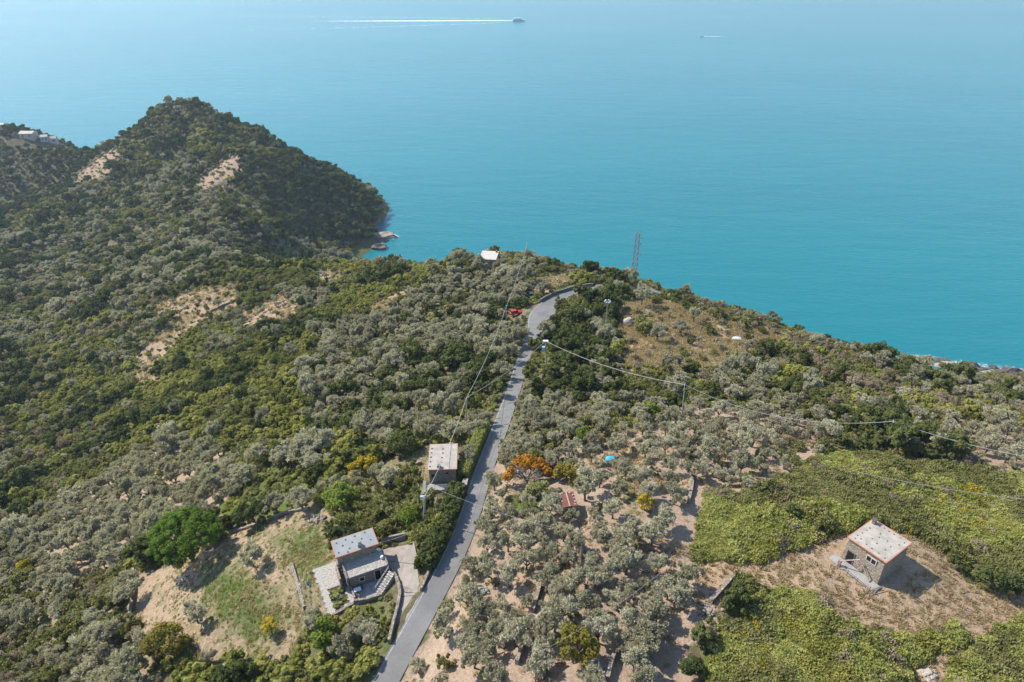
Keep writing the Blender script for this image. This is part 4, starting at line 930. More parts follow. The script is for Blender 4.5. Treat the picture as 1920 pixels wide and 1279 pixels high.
def place_car(u, v, rz, body, label):
    p = hit(u, v); P = [(p[0] + 2.4*math.cos(rz)*a - 1.3*math.sin(rz)*b, p[1] + 2.4*math.sin(rz)*a + 1.3*math.cos(rz)*b) for a, b in ((-1,-1),(1,-1),(1,1),(-1,1))]
    return car((p[0], p[1], float(np.mean([TZ(x, y) for x, y in P])) + .08), rz, body, label), P
CAR_FOOT = []
for a in ((967,592,.3,M_redpaint,'bright red car parked among trees left of the road'), (994,556,1.9,M_greenpaint,'dark green car parked at the roadside before the bend')):
    CAR_FOOT.append(place_car(*a)[1])
# ------------------------------------------------------------------ tarps, boulders, heaps
def blob_thing(name, u, v, r, sq, mat, label, cat, seed, sub=3, amp=.12, sink=.25):
    p = hit(u, v); me = lump(r, seed, sq, sub, amp); me.materials.append(mat); me.polygons.foreach_set('use_smooth', [sub > 2] * len(me.polygons))
    return tag(link(name, me, None, None, (p[0], p[1], p[2] + r * sq[2] * sink)), label, cat)
blob_thing('blue_tarp', 1145, 863, .85, (1.1,.8,.6), M_blue, 'bright blue tarp bundle lying among the olives', 'tarp', 5)
blob_thing('pale_tarp', 1382, 637, 1.1, (1.3,.8,.5), M_grey_tarp, 'pale tarp-covered heap on the dry slope', 'tarp', 6)
blob_thing('boulder', 1177, 607, 1.6, (1,.8,.9), M_rock_pale, 'big pale boulder on the dry slope right of the floodlight mast', 'boulder', 7, 2, .2)
blob_thing('boulder', 936, 632, 1.3, (1.4,.8,.6), M_rock_pale, 'pale flat boulder left of the upper road', 'boulder', 8, 2, .2)
blob_thing('boulder', 898, 608, 1.2, (1.2,.9,.7), M_rock_pale, 'grey boulder among silver olives left of the red car', 'boulder', 9, 2, .2)
blob_thing('boulder', 825, 812, 1.4, (1,.8,.9), M_rock_pale, 'pale pinkish boulder behind the cream-roofed hut', 'boulder', 10, 2, .2)
blob_thing('white_tank', 1019, 538, .9, (1.5,.8,.6), M_white, 'white tank beside the wall at the road bend', 'tank', 11)
blob_thing('green_tarp', 964, 492, 1.3, (1.6,.7,.5), simple('mint_tarp', (.35,.55,.48), (.3,.48,.42), 3), 'mint green sheet among trees below the crest', 'tarp', 12)
vn = hit(1108, 522)
if vn is not None:
    vo = car((vn[0], vn[1], vn[2] + .2), .4, M_white, 'white van roof glimpsed behind bushes at the road bend')
def heap(name, u, v, n_, spread_, mat, label, cat, kind='stone', piece='stone', seed=0, r=.2):
    p = hit(u, v); g = np.random.default_rng(seed); root = tag(empty(name, tuple(p)), label, cat)
    ms = []
    for i in range(4):
        if kind == 'log': me = MB().tube([(-.45, 0, 0), (.45, 0, 0)], r * .5, 6).mesh(piece)
        else: me = lump(r, seed + i, (1.2, .9, .7))
        me.materials.append(mat); ms.append(me)
    for i in range(n_):
        a = g.random() * 6.28; q = abs(g.normal()) * .5; x, y = spread_ * q * math.cos(a), spread_ * .8 * q * math.sin(a)
        z = float(TZ(p[0] + x, p[1] + y)) - p[2] + max(0, .55 - q * .5) * g.random() + .05
        o = bpy.data.objects.new(piece, ms[i % 4]); C.objects.link(o); o.parent = root; o.location = (x, y, z); o.rotation_euler = (g.random()*.5, g.random()*.5, g.random()*6.3); k = .7 + g.random() * .7; o.scale = (k, k, k)
heap('rubble_heap', 597, 975, 60, 1.9, M_rock, 'heap of brown and grey stones at the top of the lawn', 'stone heap', seed=3, r=.26)
heap('wood_pile', 341, 1090, 45, 1.6, M_wood_pale, 'pile of cut grey branches under the stone pine', 'wood pile', 'log', 'branch', 4, .16)
heap('rubble_heap', 904, 1108, 40, 1.3, M_roof_grey, 'small heap of pale grey debris below the road verge', 'debris heap', seed=5, r=.2)
heap('rubble_heap', 561, 1105, 22, .9, M_rock_pale, 'scatter of pale stones beside the low lawn wall', 'stone heap', seed=6, r=.17)
heap('rubble_heap', 1330, 1150, 40, 2.0, M_rock, 'spread of loose stones below the terrace wall at the grove edge', 'stone heap', seed=7, r=.2)
heap('rubble_heap', 1740, 1268, 26, .9, M_rock_pale, 'pale ruined stonework at the bottom right corner', 'stone heap', seed=8, r=.32)
kb = hit(872, 914); kk = int(np.argmin(np.hypot(ROAD[:, 0] - kb[0], ROAD[:, 1] - kb[1]))); kp = ROAD[kk, :2] - ROAD_N[kk] * (ROAD_W[kk] + .55)
kz = ROAD[kk, 2]; kt = math.atan2(ROAD_N[kk][0], -ROAD_N[kk][1])
ks_ = tag(empty('roadside_gate_pier', (kp[0], kp[1], kz), math.atan2(ROAD_N[kk][1], ROAD_N[kk][0])), 'pale yellowish masonry pier between the hedge and the road', 'pier')
MB().box(-.35, .35, -1.1, 1.1, -.6, .95).build('masonry', M_stone, ks_); MB().box(-.42, .42, -1.18, 1.18, .95, 1.05).build('coping', M_conc, ks_)

# ------------------------------------------------------------------ foliage
def leaf_material(name, cols, trans=.25, var=.12):
    m, n, l, b = mat_new(name); n.remove(b); out = n['Material Output']
    at = n.new('ShaderNodeAttribute'); at.attribute_name = 'tint'; oi = n.new('ShaderNodeObjectInfo')
    ma = n.new('ShaderNodeMath'); ma.operation = 'MULTIPLY_ADD'; l.new(oi.outputs['Random'], ma.inputs[0]); ma.inputs[1].default_value = .5
    mb_ = n.new('ShaderNodeMath'); mb_.operation = 'MULTIPLY'; l.new(at.outputs['Fac'], mb_.inputs[0]); mb_.inputs[1].default_value = .5; l.new(mb_.outputs[0], ma.inputs[2])
    c = ramp(n, l, ma.outputs[0], [(.12 + .76 * i / (len(cols) - 1), q) for i, q in enumerate(cols)]).outputs[0]
    d = n.new('ShaderNodeBsdfDiffuse'); t = n.new('ShaderNodeBsdfTranslucent'); l.new(c, d.inputs[0])
    tc_ = mix(n, l, 1.0, c, (1.15, 1.2, .7), 'MULTIPLY'); l.new(tc_, t.inputs[0])
    ms = n.new('ShaderNodeMixShader'); ms.inputs[0].default_value = trans; l.new(d.outputs[0], ms.inputs[1]); l.new(t.outputs[0], ms.inputs[2]); l.new(ms.outputs[0], out.inputs[0])
    return m
L = {
 'O': leaf_material('olive_leaf', [(.285,.262,.182),(.430,.398,.290),(.555,.515,.405)], .3),
 'H': leaf_material('evergreen_leaf', [(.066,.080,.030),(.115,.132,.046),(.190,.200,.076)], .32),
 'S': leaf_material('shrub_leaf', [(.145,.146,.052),(.235,.234,.088),(.325,.312,.142)], .34),
 'Y': leaf_material('yellow_green_leaf', [(.175,.182,.048),(.285,.282,.075),(.400,.370,.112)], .36),
 'B': leaf_material('dry_leaf', [(.20,.155,.10),(.31,.25,.17),(.41,.345,.25)], .3),
 'P': leaf_material('pine_needle', [(.078,.128,.022),(.135,.208,.034),(.200,.278,.058)], .32),
 'R': leaf_material('bramble_leaf', [(.232,.252,.076),(.350,.358,.116),(.470,.446,.166)], .4),
 'A': leaf_material('amber_leaf', [(.22,.11,.035),(.37,.155,.025),(.50,.25,.035)], .3),
 'G': leaf_material('golden_leaf', [(.20,.21,.04),(.40,.31,.035),(.56,.43,.06)], .35),
 'T': leaf_material('bronze_leaf', [(.16,.145,.035),(.27,.225,.05),(.37,.315,.08)], .34),
 'F': leaf_material('glossy_green_leaf', [(.105,.145,.026),(.185,.235,.044),(.27,.315,.075)], .36),
 'D': leaf_material('straw', [(.33,.25,.155),(.46,.36,.235),(.56,.46,.33)], .45),
 'W': leaf_material('grass_blade', [(.16,.17,.06),(.25,.245,.10),(.34,.32,.16)], .38),
 'K': leaf_material('bare_twig', [(.20,.16,.13),(.28,.235,.2),(.36,.31,.27)], .0),
}
M_bark = simple('bark', (.17,.135,.105), (.085,.066,.05), 6, .95, .6)
M_bark_red = simple('pine_bark', (.23,.125,.085), (.11,.07,.05), 5, .95, .6)
def leaves(centers, radii, per, size, g, aspect=.55, up=.35, squash=1.0, inner=.55, align=0.0):
    """leaf-sized quads on and in clumps; returns V, F, tint"""
    k = len(centers); N = k * per
    c = np.repeat(np.asarray(centers), per, 0); r = np.repeat(np.asarray(radii), per)
    d = g.normal(size=(N, 3)); d /= np.linalg.norm(d, axis=1)[:, None]
    rad = r * (inner + (1 - inner) * g.random(N) ** .5)
    p = c + d * rad[:, None] * np.array([1, 1, squash])
    nrm = d + np.array([0, 0, up]) + g.normal(size=(N, 3)) * .55; nrm /= np.linalg.norm(nrm, axis=1)[:, None]
    a = np.cross(nrm, g.normal(size=(N, 3))); a /= np.linalg.norm(a, axis=1)[:, None]; b = np.cross(nrm, a)
    if align:
        a = d * align + np.array([0, 0, align * .6]) + g.normal(size=(N, 3)) * .5; a /= np.linalg.norm(a, axis=1)[:, None]
        b = np.cross(a, g.normal(size=(N, 3))); b /= np.linalg.norm(b, axis=1)[:, None]
    s = size * (.65 + .7 * g.random(N)); A = a * s[:, None]; B = b * (s * aspect)[:, None]
    V = np.stack([p - A, p - B * .9, p + A, p + B * 1.1], 1).reshape(-1, 3); F = np.arange(N * 4).reshape(-1, 4)
    tint = np.clip(np.repeat(g.random(k), per) * .55 + g.random(N) * .45, 0, 1)
    return V, F, tint
def foliage_mesh(name, parts, mats):
    """parts: list of (V, F, tint, material index) -> one mesh with a per-face tint"""
    Vs, Fs, Ts, Ms = [], [], [], []; o = 0
    for V, F, t, mi in parts:
        Vs.append(V); Fs.append(F + o); Ts.append(t); Ms.append(np.full(len(F), mi, np.int32)); o += len(V)
    me = np_mesh(name, np.concatenate(Vs), np.concatenate(Fs))
    for m in mats: me.materials.append(m)
    me.polygons.foreach_set('material_index', np.concatenate(Ms))
    at = me.attributes.new('tint', 'FLOAT', 'FACE'); at.data.foreach_set('value', np.concatenate(Ts).astype(np.float32))
    return me
def clump_set(g, n, rx, rz, zc, flat=0.0, shell=.45):
    d = g.normal(size=(n, 3)); d /= np.linalg.norm(d, axis=1)[:, None]; d[:, 2] = np.where(d[:, 2] < -.5, -d[:, 2], d[:, 2])
    q = (shell + (1.12 - shell) * g.random(n) ** .7)[:, None]
    c = d * q * np.array([rx, rx, rz]); c[:, 2] += zc
    c[:, 0] *= 1 + .25 * (g.random() - .5); return c
def lobed(g, n, rx, rz, zc, lobes):
    a = g.random() * 6.283; out = []; w = g.random(lobes) + .5; w /= w.sum()
    for i in range(lobes):
        t = a + 6.283 * (i + .5 * (g.random() - .5)) / lobes; q = rx * (.25 + .4 * g.random()) * (0 if lobes == 1 else 1)
        m = max(4, int(n * w[i])); k = .55 + .3 * g.random() if lobes > 1 else 1.0
        c = clump_set(g, m, rx * k, rz * (.7 + .45 * g.random()), 0, shell=.25); c += np.array([q * math.cos(t), q * math.sin(t), zc + rz * .55 * (g.random() - .5)]); out.append(c)
    return np.concatenate(out)
def trunk_mb(g, h, r, spread_, top, n_=4, lean=.25):
    mb = MB(); lx, ly = (g.random(2) - .5) * lean * 2; fork = Vector((lx, ly, h))
    mb.tube([(0, 0, -.5), (lx * .4, ly * .4, h * .5), tuple(fork)], [r * 1.3, r, r * .8], 6)
    for i in range(n_):
        a = 6.283 * (i + g.random() * .6) / n_; e = fork + Vector((math.cos(a) * spread_, math.sin(a) * spread_, (top - h) * (.6 + .5 * g.random())))
        mid = fork.lerp(e, .5) + Vector((0, 0, .12)); mb.tube([tuple(fork - Vector((0,0,.05))), tuple(mid), tuple(e)], [r * .65, r * .42, r * .2], 5)
    return mb
def proto(kind, seed):
    """returns (crown mesh, trunk mesh) of one plant about its base"""
    g = np.random.default_rng(seed * 37 + ord(kind))
    if kind == 'O':
        c = lobed(g, int(g.integers(30, 46)), 1.35 + .5 * g.random(), .85 + .55 * g.random(), 2.3 + .4 * g.random(), int(g.integers(2, 5))); r = .22 + .42 * g.random(len(c)) ** 1.6
        cr = [leaves(c, r, 95, .19, g, .36, .3, 1.0, .25, .8)]; tm = trunk_mb(g, 1.0, .15, .95, 2.4, 5, .35)
    elif kind == 'H':
        c = lobed(g, int(g.integers(30, 42)), 1.6 + .4 * g.random(), 1.2 + .6 * g.random(), 2.05, int(g.integers(1, 4))); r = .28 + .5 * g.random(len(c)) ** 1.5
        cr = [leaves(c, r, 85, .2, g, .6, .4, .9, .4)]; tm = trunk_mb(g, 1.0, .16, .9, 2.5, 4)
    elif kind == 'S':
        c = lobed(g, int(g.integers(22, 34)), 1.15 + .5 * g.random(), .65 + .55 * g.random(), .95, int(g.integers(2, 5))); r = .18 + .42 * g.random(len(c)) ** 1.4
        cr = [leaves(c, r, 75, .17, g, .5, .45, .95, .3, .4)]; tm = trunk_mb(g, .25, .08, .7, 1.2, 4)
    elif kind == 'Y':
        c = lobed(g, int(g.integers(22, 32)), 1.2 + .5 * g.random(), .55 + .5 * g.random(), .85, int(g.integers(2, 5))); r = .18 + .42 * g.random(len(c)) ** 1.3
        cr = [leaves(c, r, 80, .19, g, .7, .6, .8)]; tm = trunk_mb(g, .25, .07, .7, 1.1, 4)
    elif kind == 'B':
        c = clump_set(g, 15, 1.15, .8, .95, shell=.35); r = .35 + .3 * g.random(15)
        cr = [leaves(c, r, 70, .17, g, .4, .3, .9)]; tm = trunk_mb(g, .2, .07, .7, 1.3, 6)
    elif kind == 'R':
        N_ = 560; a_ = g.random(N_) * 6.283; q_ = 1.05 * g.random(N_) ** .5; c = np.stack([q_ * np.cos(a_), q_ * np.sin(a_), .08 + .42 * (1 - .7 * q_ ** 2) * g.random(N_) ** .6 + .16 * np.sin(3 * a_ + seed) * q_], 1)
        cr = [leaves(c, np.full(N_, .05), 1, .105, g, .7, 1.1, 1, .3)]; tm = None
    cm = foliage_mesh(PNAME[kind] + '_crown', [(*q, 0) for q in cr], [L[kind]])
    return cm, (tm.mesh('trunk', M_bark) if tm else None)
PNAME = {'O': 'olive_tree', 'H': 'evergreen_tree', 'S': 'green_shrub', 'Y': 'yellow_green_shrub', 'B': 'dry_shrub', 'R': 'bramble'}
NV = {'O': 12, 'H': 8, 'S': 9, 'Y': 6, 'B': 4, 'R': 5}
PROTO = {k: [proto(k, i + 1) for i in range(NV[k])] for k in NV}
RAD = {'O': 2.0, 'H': 2.3, 'S': 1.65, 'Y': 1.65, 'B': 1.5}
def tuft(kind, seed, n_, h, sp):
    g = np.random.default_rng(seed); V = []; 
    for i in range(n_):
        a = g.random() * 6.283; q = sp * g.random() ** .5; x, y = q * math.cos(a), q * math.sin(a); dx, dy = (g.random(2) - .5) * h * 1.3; hh = h * (.5 + .7 * g.random()); w = .035 + .03 * g.random()
        t = g.random() * 3.14; ux, uy = math.cos(t) * w, math.sin(t) * w
        V += [(x - ux, y - uy, -.03), (x + ux, y + uy, -.03), (x + dx + ux * .3, y + dy + uy * .3, hh), (x + dx - ux * .3, y + dy - uy * .3, hh)]
    V = np.array(V); return foliage_mesh('tuft', [(V, np.arange(len(V)).reshape(-1, 4), g.random(n_), 0)], [L[kind]])

# GN scatter: one object, its plants instanced on stored points
def scatter(name, protos, P, rotz, scl, which, label, cat=None, kind='stuff', tilt=.0):
    col = bpy.data.collections.new(name + '_sources')
    for i, me in enumerate(protos):
        col.objects.link(bpy.data.objects.new('%s_source_%02d' % (name, i), me))
    n_ = len(P); me = bpy.data.meshes.new(name); me.vertices.add(n_); me.vertices.foreach_set('co', np.asarray(P, np.float32).ravel())
    a = me.attributes.new('which', 'INT', 'POINT'); a.data.foreach_set('value', np.asarray(which, np.int32))
    a = me.attributes.new('spin', 'FLOAT_VECTOR', 'POINT'); g = np.random.default_rng(5)
    a.data.foreach_set('vector', np.stack([(g.random(n_) - .5) * tilt, (g.random(n_) - .5) * tilt, rotz], 1).astype(np.float32).ravel())
    a = me.attributes.new('size', 'FLOAT_VECTOR', 'POINT'); a.data.foreach_set('vector', np.asarray(scl, np.float32).ravel())
    o = link(name, me); tag(o, label, cat, kind=kind)
    t = bpy.data.node_groups.new(name, 'GeometryNodeTree'); t.interface.new_socket('Geometry', in_out='INPUT', socket_type='NodeSocketGeometry'); t.interface.new_socket('Geometry', in_out='OUTPUT', socket_type='NodeSocketGeometry')
    n = t.nodes; l = t.links; gi = n.new('NodeGroupInput'); go = n.new('NodeGroupOutput'); ip = n.new('GeometryNodeInstanceOnPoints'); ci = n.new('GeometryNodeCollectionInfo')
    ci.inputs['Collection'].default_value = col; ci.inputs['Separate Children'].default_value = True; ci.inputs['Reset Children'].default_value = True
    def att(nm, ty):
        q = n.new('GeometryNodeInputNamedAttribute'); q.data_type = ty; q.inputs['Name'].default_value = nm; return [s for s in q.outputs if s.enabled and s.name == 'Attribute'][0]
    l.new(gi.outputs[0], ip.inputs['Points']); l.new(ci.outputs[0], ip.inputs['Instance']); ip.inputs['Pick Instance'].default_value = True
    l.new(att('which', 'INT'), ip.inputs['Instance Index']); l.new(att('spin', 'FLOAT_VECTOR'), ip.inputs['Rotation']); l.new(att('size', 'FLOAT_VECTOR'), ip.inputs['Scale'])
    l.new(ip.outputs[0], go.inputs[0]); md = o.modifiers.new('scatter', 'NODES'); md.node_group = t
    return o
def joined(cm, tm):
    """crown and trunk in one mesh, for the mass of far plants"""
    if tm is None: return cm
    bm = bmesh.new(); bm.from_mesh(cm); nf = len(bm.faces); bm.from_mesh(tm); bm.faces.ensure_lookup_table()
    for f in bm.faces[nf:]: f.material_index = 1
    me = bpy.data.meshes.new('plant'); bm.to_mesh(me); bm.free(); me.materials.append(cm.materials[0]); me.materials.append(M_bark); return me

# ------------------------------------------------------------------ where nothing may grow
KEEP = [([tuple(p[:2]) for p in q], gr) for q, gr in ((foot_A, .5), (foot_B, .5), (foot_C, .4), (foot_D, .6), (foot_E, .3), (yard, .15), (patio, .3), (drive, .3))]
KEEP += [(q, .6) for q in CAR_FOOT] + [(q, .5) for q in VFOOT]
CORR = [[(652,1095),(750,1078),(792,1108),(772,1150),(738,1175),(670,1152)],[(715,1010),(792,1010),(797,1130),(742,1218),(725,1218),(745,1120)],[(1000,515),(1065,510),(1080,530),(1003,552)],[(1458,600),(1540,614),(1540,640),(1455,625)],[(950,585),(985,583),(985,622),(946,622)],[(984,552),(1008,552),(1006,585),(984,585)],[(1022,545),(1084,526),(1090,556),(1030,572)],[(888,485),(930,484),(928,500),(888,502)],[(1010,650),(1036,640),(1040,712),(1015,712)],[(1560,1060),(1670,1090),(1650,1130),(1560,1110)]]
KEEP.append(([world_A(tx0 - 1.2, ty0 - 2.5, 0)[:2], world_A(tx1 + .3, ty0 - 2.5, 0)[:2], world_A(tx1 + .3, 0, 0)[:2], world_A(tx0 - 1.2, 0, 0)[:2]], .2))
KEEP.append((rect_world(B_c, B_a, B_w + .6, B_d + 3.2), .2)); KEEP.append((rect_world(C_c, C_a, C_w + 3.4, C_d + 2.4), .3))
def free(x, y, r):
    ok = np.ones(np.shape(x), bool)
    for poly, gr in KEEP:
        P = np.array([p[:2] for p in poly]); lo = P.min(0) - 4; hi = P.max(0) + 4; s = (x > lo[0]) & (x < hi[0]) & (y > lo[1]) & (y < hi[1])
        if s.any():
            xs, ys = x[s], y[s]; ins = inpoly(xs, ys, [tuple(p[:2]) for p in poly]) | (seg_dist(xs, ys, P) < np.broadcast_to(r, np.shape(x))[s] * .75 + gr); ok[s] &= ~ins
    return ok
def visible(P, h):
    """line of sight from the camera to the top of the plants, over the ground"""
    top = P + np.array([0, 0, 1.0]) * np.reshape(h, (-1, 1)); o = np.array([0, 0, CAMZ]); ok = np.ones(len(P), bool)
    for t in np.linspace(.3, .985, 60):
        q = o + (top - o) * t; ok &= q[:, 2] > TZ(q[:, 0], q[:, 1]) - .3
    return ok
# keyed trees: read from the photograph by the centre of their crowns
plants = []      # kind, x, y, scale, squash, zone, keyed
taken = {}
def clash(x, y, r):
    i, j = int(x // 4), int(y // 4)
    for a in (i-1, i, i+1):
        for b in (j-1, j, j+1):
            for (qx, qy, qr) in taken.get((a, b), ()):
                if (qx - x) ** 2 + (qy - y) ** 2 < (min(r, 3) + min(qr, 3)) ** 2: return True
    return False
def take(x, y, r): taken.setdefault((int(x // 4), int(y // 4)), []).append((x, y, r))
KEYED = []
for cx, cy_ in [(230,40),(390,60),(500,20),(700,60),(770,110),(940,60),(1010,120),(1140,90),(1090,190),(1300,80),(190,140),(330,130),(440,150),(590,180),(740,220),(880,290),(1000,330),(1120,260),(90,280),(200,290),(340,350),(450,250),(600,350),(660,430),(760,400),(850,380),(1330,270),(1540,340),(1400,440),(1480,480),(700,560),(860,520),(620,590),(1040,510),(930,650),(1130,450),(1280,520),(1330,600),(60,490),(180,600),(110,690),(270,680),(200,800),(380,740),(460,690),(580,710),(640,650),(940,720),(1150,650),(1210,740),(1290,720),(1130,800),(1260,830),(1180,910),(100,900),(230,1010),(60,800),(1230,1030)]:
    KEYED.append(('O', 860 + cx / 3.556, 980 + cy_ / 3.556, .80 + .22 * random.random()))
for cx, cy_ in [(800,340),(850,450),(1010,400),(1000,520),(1190,450),(1390,330),(1390,250),(1590,220),(1560,320),(1650,350),(1560,460),(1690,440),(1410,480),(1420,610),(1610,600),(1230,630),(1200,780),(1060,700),(955,760),(1410,790),(1620,820),(270,730),(250,930),(1160,930),(1540,1000),(1460,1110),(690,900),(650,1010),(520,1000),(400,990),(200,1050),(1780,440),(1760,640)]:
    KEYED.append(('O', 860 + cx / 3.998, 720 + cy_ / 3.998, .88 if (cx, cy_) != (955, 760) else 1.25))
for cx, cy_ in [(1310,80),(1480,480),(400,760),(1100,560)]: pass
for u, v, s in [(470,1040,1.15),(365,1150,.95),(95,1090,1.1),(180,1160,1.1),(250,1240,1.35),(215,1270,1.2),(120,1010,1.1),(60,1150,1.0),(640,1215,.95),(590,1165,.8),(690,1182,.85),(665,1178,.8)]: KEYED.append(('O', u, v, s))
for u, v, s in [(240,1040,.8),(1490,960,.62),(1380,1120,.85),(1310,1190,.7),(1297,1245,.75),(1840,1075,.8),(1895,1090,1.0),(1800,1060,.5),(1085,545,1.1),(1105,555,1.2),(1135,550,1.3),(1170,548,1.2),(1130,530,1.2),(960,462,1.5),(990,455,1.7),(1020,462,1.6),(1040,475,1.2)]: KEYED.append(('H', u, v, s))
for u, v, s in [(1210,610,1.9),(1350,590,1.4),(1450,600,1.3),(1290,560,1.6),(1230,560,1.4),(1250,690,1.0),(1130,520,1.3),(770,885,1.5),(1100,548,1.5),(1340,585,1.3),(1395,605,1.2),(1430,618,1.0),(1290,572,1.3)]: KEYED.append(('S', u, v, s))
CH = {'O': 2.45, 'H': 2.2, 'S': 1.1, 'Y': 1.0, 'B': 1.0}
for k, u, v, s in KEYED:
    p = hit(u, v, CH[k] * s)
    if p is None: continue
    d_, kk_ = road_dist(np.array([p[0]]), np.array([p[1]]))
    cu, cv, _ = project(p)
    if any(inpoly(cu, cv, q)[0] for q in CORR): continue
    if d_[0] < ROAD_W[kk_[0]] + .9 or not free(np.array([p[0]]), np.array([p[1]]), .4)[0]: continue
    u2, v2, _ = project(p); plants.append([k, p[0], p[1], s, 1, ZN[int(zone_of(u2, v2)[0])], True]); take(p[0], p[1], RAD[k] * s * .8)
# special trees keep their own room
SPECIAL = [(345,1003,5.2,6.3),(990,885,3.4,2.2),(755,832,3.2,2.6),(312,1205,3.4,2.6),(1083,1215,2.6,2.2),(507,1178,1.7,1.4),(680,872,2.6,2),(600,1185,2.4,1.6),(640,935,3.2,2.2),(770,975,2.3,1.8),(45,1065,2.4,1.8),(1094,815,1.9,2),(1217,765,1.7,2),(1210,945,1.5,1.3),(1010,918,1.7,1.3),(1063,888,1.8,1.5)]
SPOS = []
for u, v, r, ch in SPECIAL:
    p = hit(u, v, ch); SPOS.append((p, r)); take(p[0], p[1], r * .8)
    if r > 4: take(p[0] + 2.5, p[1], r * .7); take(p[0] - 2.5, p[1], r * .7)
# the rest: dart throwing over the whole hillside
def candidates(x0, x1, y0, y1, s):
    nx_, ny_ = int((x1 - x0) / s), int((y1 - y0) / s); X, Y = np.meshgrid(x0 + s * np.arange(nx_), y0 + s * np.arange(ny_))
    return (X + (rng.random(X.shape) - .5) * s * 1.3).ravel(), (Y + (rng.random(X.shape) - .5) * s * 1.3).ravel()
cx1, cy1 = candidates(-135, 130, 22, 290, 1.25); cx2, cy2 = candidates(-560, 350, 40, 760, 2.0)
out2 = ~((cx2 > -135) & (cx2 < 130) & (cy2 < 290)); px_, py_ = np.r_[cx1, cx2[out2]], np.r_[cy1, cy2[out2]]
pz_ = TZ(px_, py_); pu, pv, pd = project(np.stack([px_, py_, pz_], 1))
ok = (pz_ > 2.5) & (pu > -420) & (pu < 2360) & (pv < 1520) & (pd > 30)
px_, py_, pz_, pu, pv, pd = (a[ok] for a in (px_, py_, pz_, pu, pv, pd))
vis = visible(np.stack([px_, py_, pz_], 1), np.full(len(px_), 4.0)); dd, kk_ = road_dist(px_, py_)
fr_ = free(px_, py_, .8)
for q in CORR: fr_ &= ~inpoly(pu, pv, q)
keep = vis & fr_ & (dd > ROAD_W[kk_] + 1.25)
px_, py_, pz_, pu, pv, pd = (a[keep] for a in (px_, py_, pz_, pu, pv, pd))
pzn = zone_of(pu, pv); order = rng.permutation(len(px_))
kn = {k: vnoise(px_, py_, 17 if k != 'O' else 26, 60 + i) + .5 * vnoise(px_, py_, 7, 160 + i) for i, k in enumerate('OHSYB')}
sz_n = vnoise(px_, py_, 21, 91); gap_n = vnoise(px_, py_, 13, 92) + .6 * vnoise(px_, py_, 5, 93)
terr = (pz_ / 2.4) % 1.0
rr_ = rng.random((len(px_), 4))
for i in order:
    zname = ZN[pzn[i]]; mixd, sp, sc, _ = ZONES[zname]
    if not mixd: continue
    ks = list(mixd); wts = np.array([mixd[k] * math.exp(6.5 * kn[k][i] + (1.3 * (terr[i] - .5) if k in 'HS' else 0)) for k in ks]); wts = np.cumsum(wts / wts.sum())
    k = ks[int(np.searchsorted(wts, rr_[i, 0]))]
    s = sc * (.5 + .85 * rr_[i, 1] ** 1.3) * (1.15 if k in 'SY' else 1.0)
    if gap_n[i] < -.36 and zname in ('hills', 'yellow', 'silver', 'maqr', 'lgrove', 'corner', 'midr', 'head'): continue
    s *= 1 + .55 * sz_n[i]
    if pd[i] > 330: s *= 1.15
    r = sp * .5 * (s / sc) * (.9 if k in 'OH' else .8)
    if clash(px_[i], py_[i], r): continue
    take(px_[i], py_[i], r); plants.append([k, px_[i], py_[i], s, .8 + .4 * rr_[i, 2], zname, False])
PX = np.array([p[1] for p in plants]); PY = np.array([p[2] for p in plants]); PZ = TZ(PX, PY); PS = np.array([p[3] for p in plants])
qu, qv, qd = project(np.stack([PX, PY, PZ], 1)); inframe = (qu > -10) & (qu < 1930) & (qv < 1300)
app = PS * np.array([RAD[p[0]] for p in plants]) / qd
LANDMARKS = [(1650,1040,'the clearing hut'),(670,1040,'the two-level house'),(830,870,'the cream-roofed hut'),(1063,937,'the red-roofed shed'),(915,480,'the white-roofed crest house'),(990,885,'the orange tree'),(345,1010,'the umbrella pine'),
 (1145,863,'the blue tarp'),(1382,637,'the pale tarp'),(1187,500,'the lattice tower'),(1137,600,'the floodlight mast'),(1023,675,'the transformer pole'),(1281,760,'the middle cable pole'),(1668,815,'the leaning cable pole'),(874,780,'the three-cable pole'),
 (967,588,'the red car'),(1050,540,'the road bend parapet'),(1500,612,'the coast road parapet'),(1113,1270,'the open tank'),(1083,1215,'the yellow-green grove tree'),(312,1205,'the bronze lawn-edge tree'),(507,1178,'the small yellow lawn tree'),(755,832,'the large round dark tree'),
 (680,870,'the golden tree by the hut'),(45,1065,'the drooping golden tree'),(597,975,'the lawn stone heap'),(904,1108,'the grey debris heap'),(1330,1140,'the grove edge stones'),(1177,605,'the big pale boulder'),(1038,1005,'the short grove pole'),(1257,1075,'the short dark post'),
 (740,1200,'the driveway mouth'),(795,960,'the white concrete pole'),(380,570,'the long bare terrace'),(510,585,'the small bare terrace'),(720,575,'the tan strip path'),(410,330,'the headland clearing'),(630,485,'the left crest line'),(0,750,'the dark left valley'),(1900,860,'the right edge cable end'),(1740,1268,'the corner ruin'),(1500,960,'the bramble field bush'),(150,300,'the far terraces'),(250,1120,'the lawn edge wall'),(1094,815,'the vivid green tree'),(1217,765,'the broad-leaved pale tree'),(270,710,'the small tan patch'),(970,640,'the short pale roadside wall'),(120,620,'the far left slope middle'),(550,730,'the yellow-green slope middle')]
def where(u, v):
    d = [(u - a) ** 2 + ((v - b) * 1.3) ** 2 for a, b, _ in LANDMARKS]; k = int(np.argmin(d)); a, b, n_ = LANDMARKS[k]
    du, dv = u - a, (v - b) * 1.3
    return k, ('right of ' if du > 0 else 'left of ') + n_ if abs(du) > abs(dv) else ('below ' if dv > 0 else 'behind ') + n_, math.sqrt(d[k])
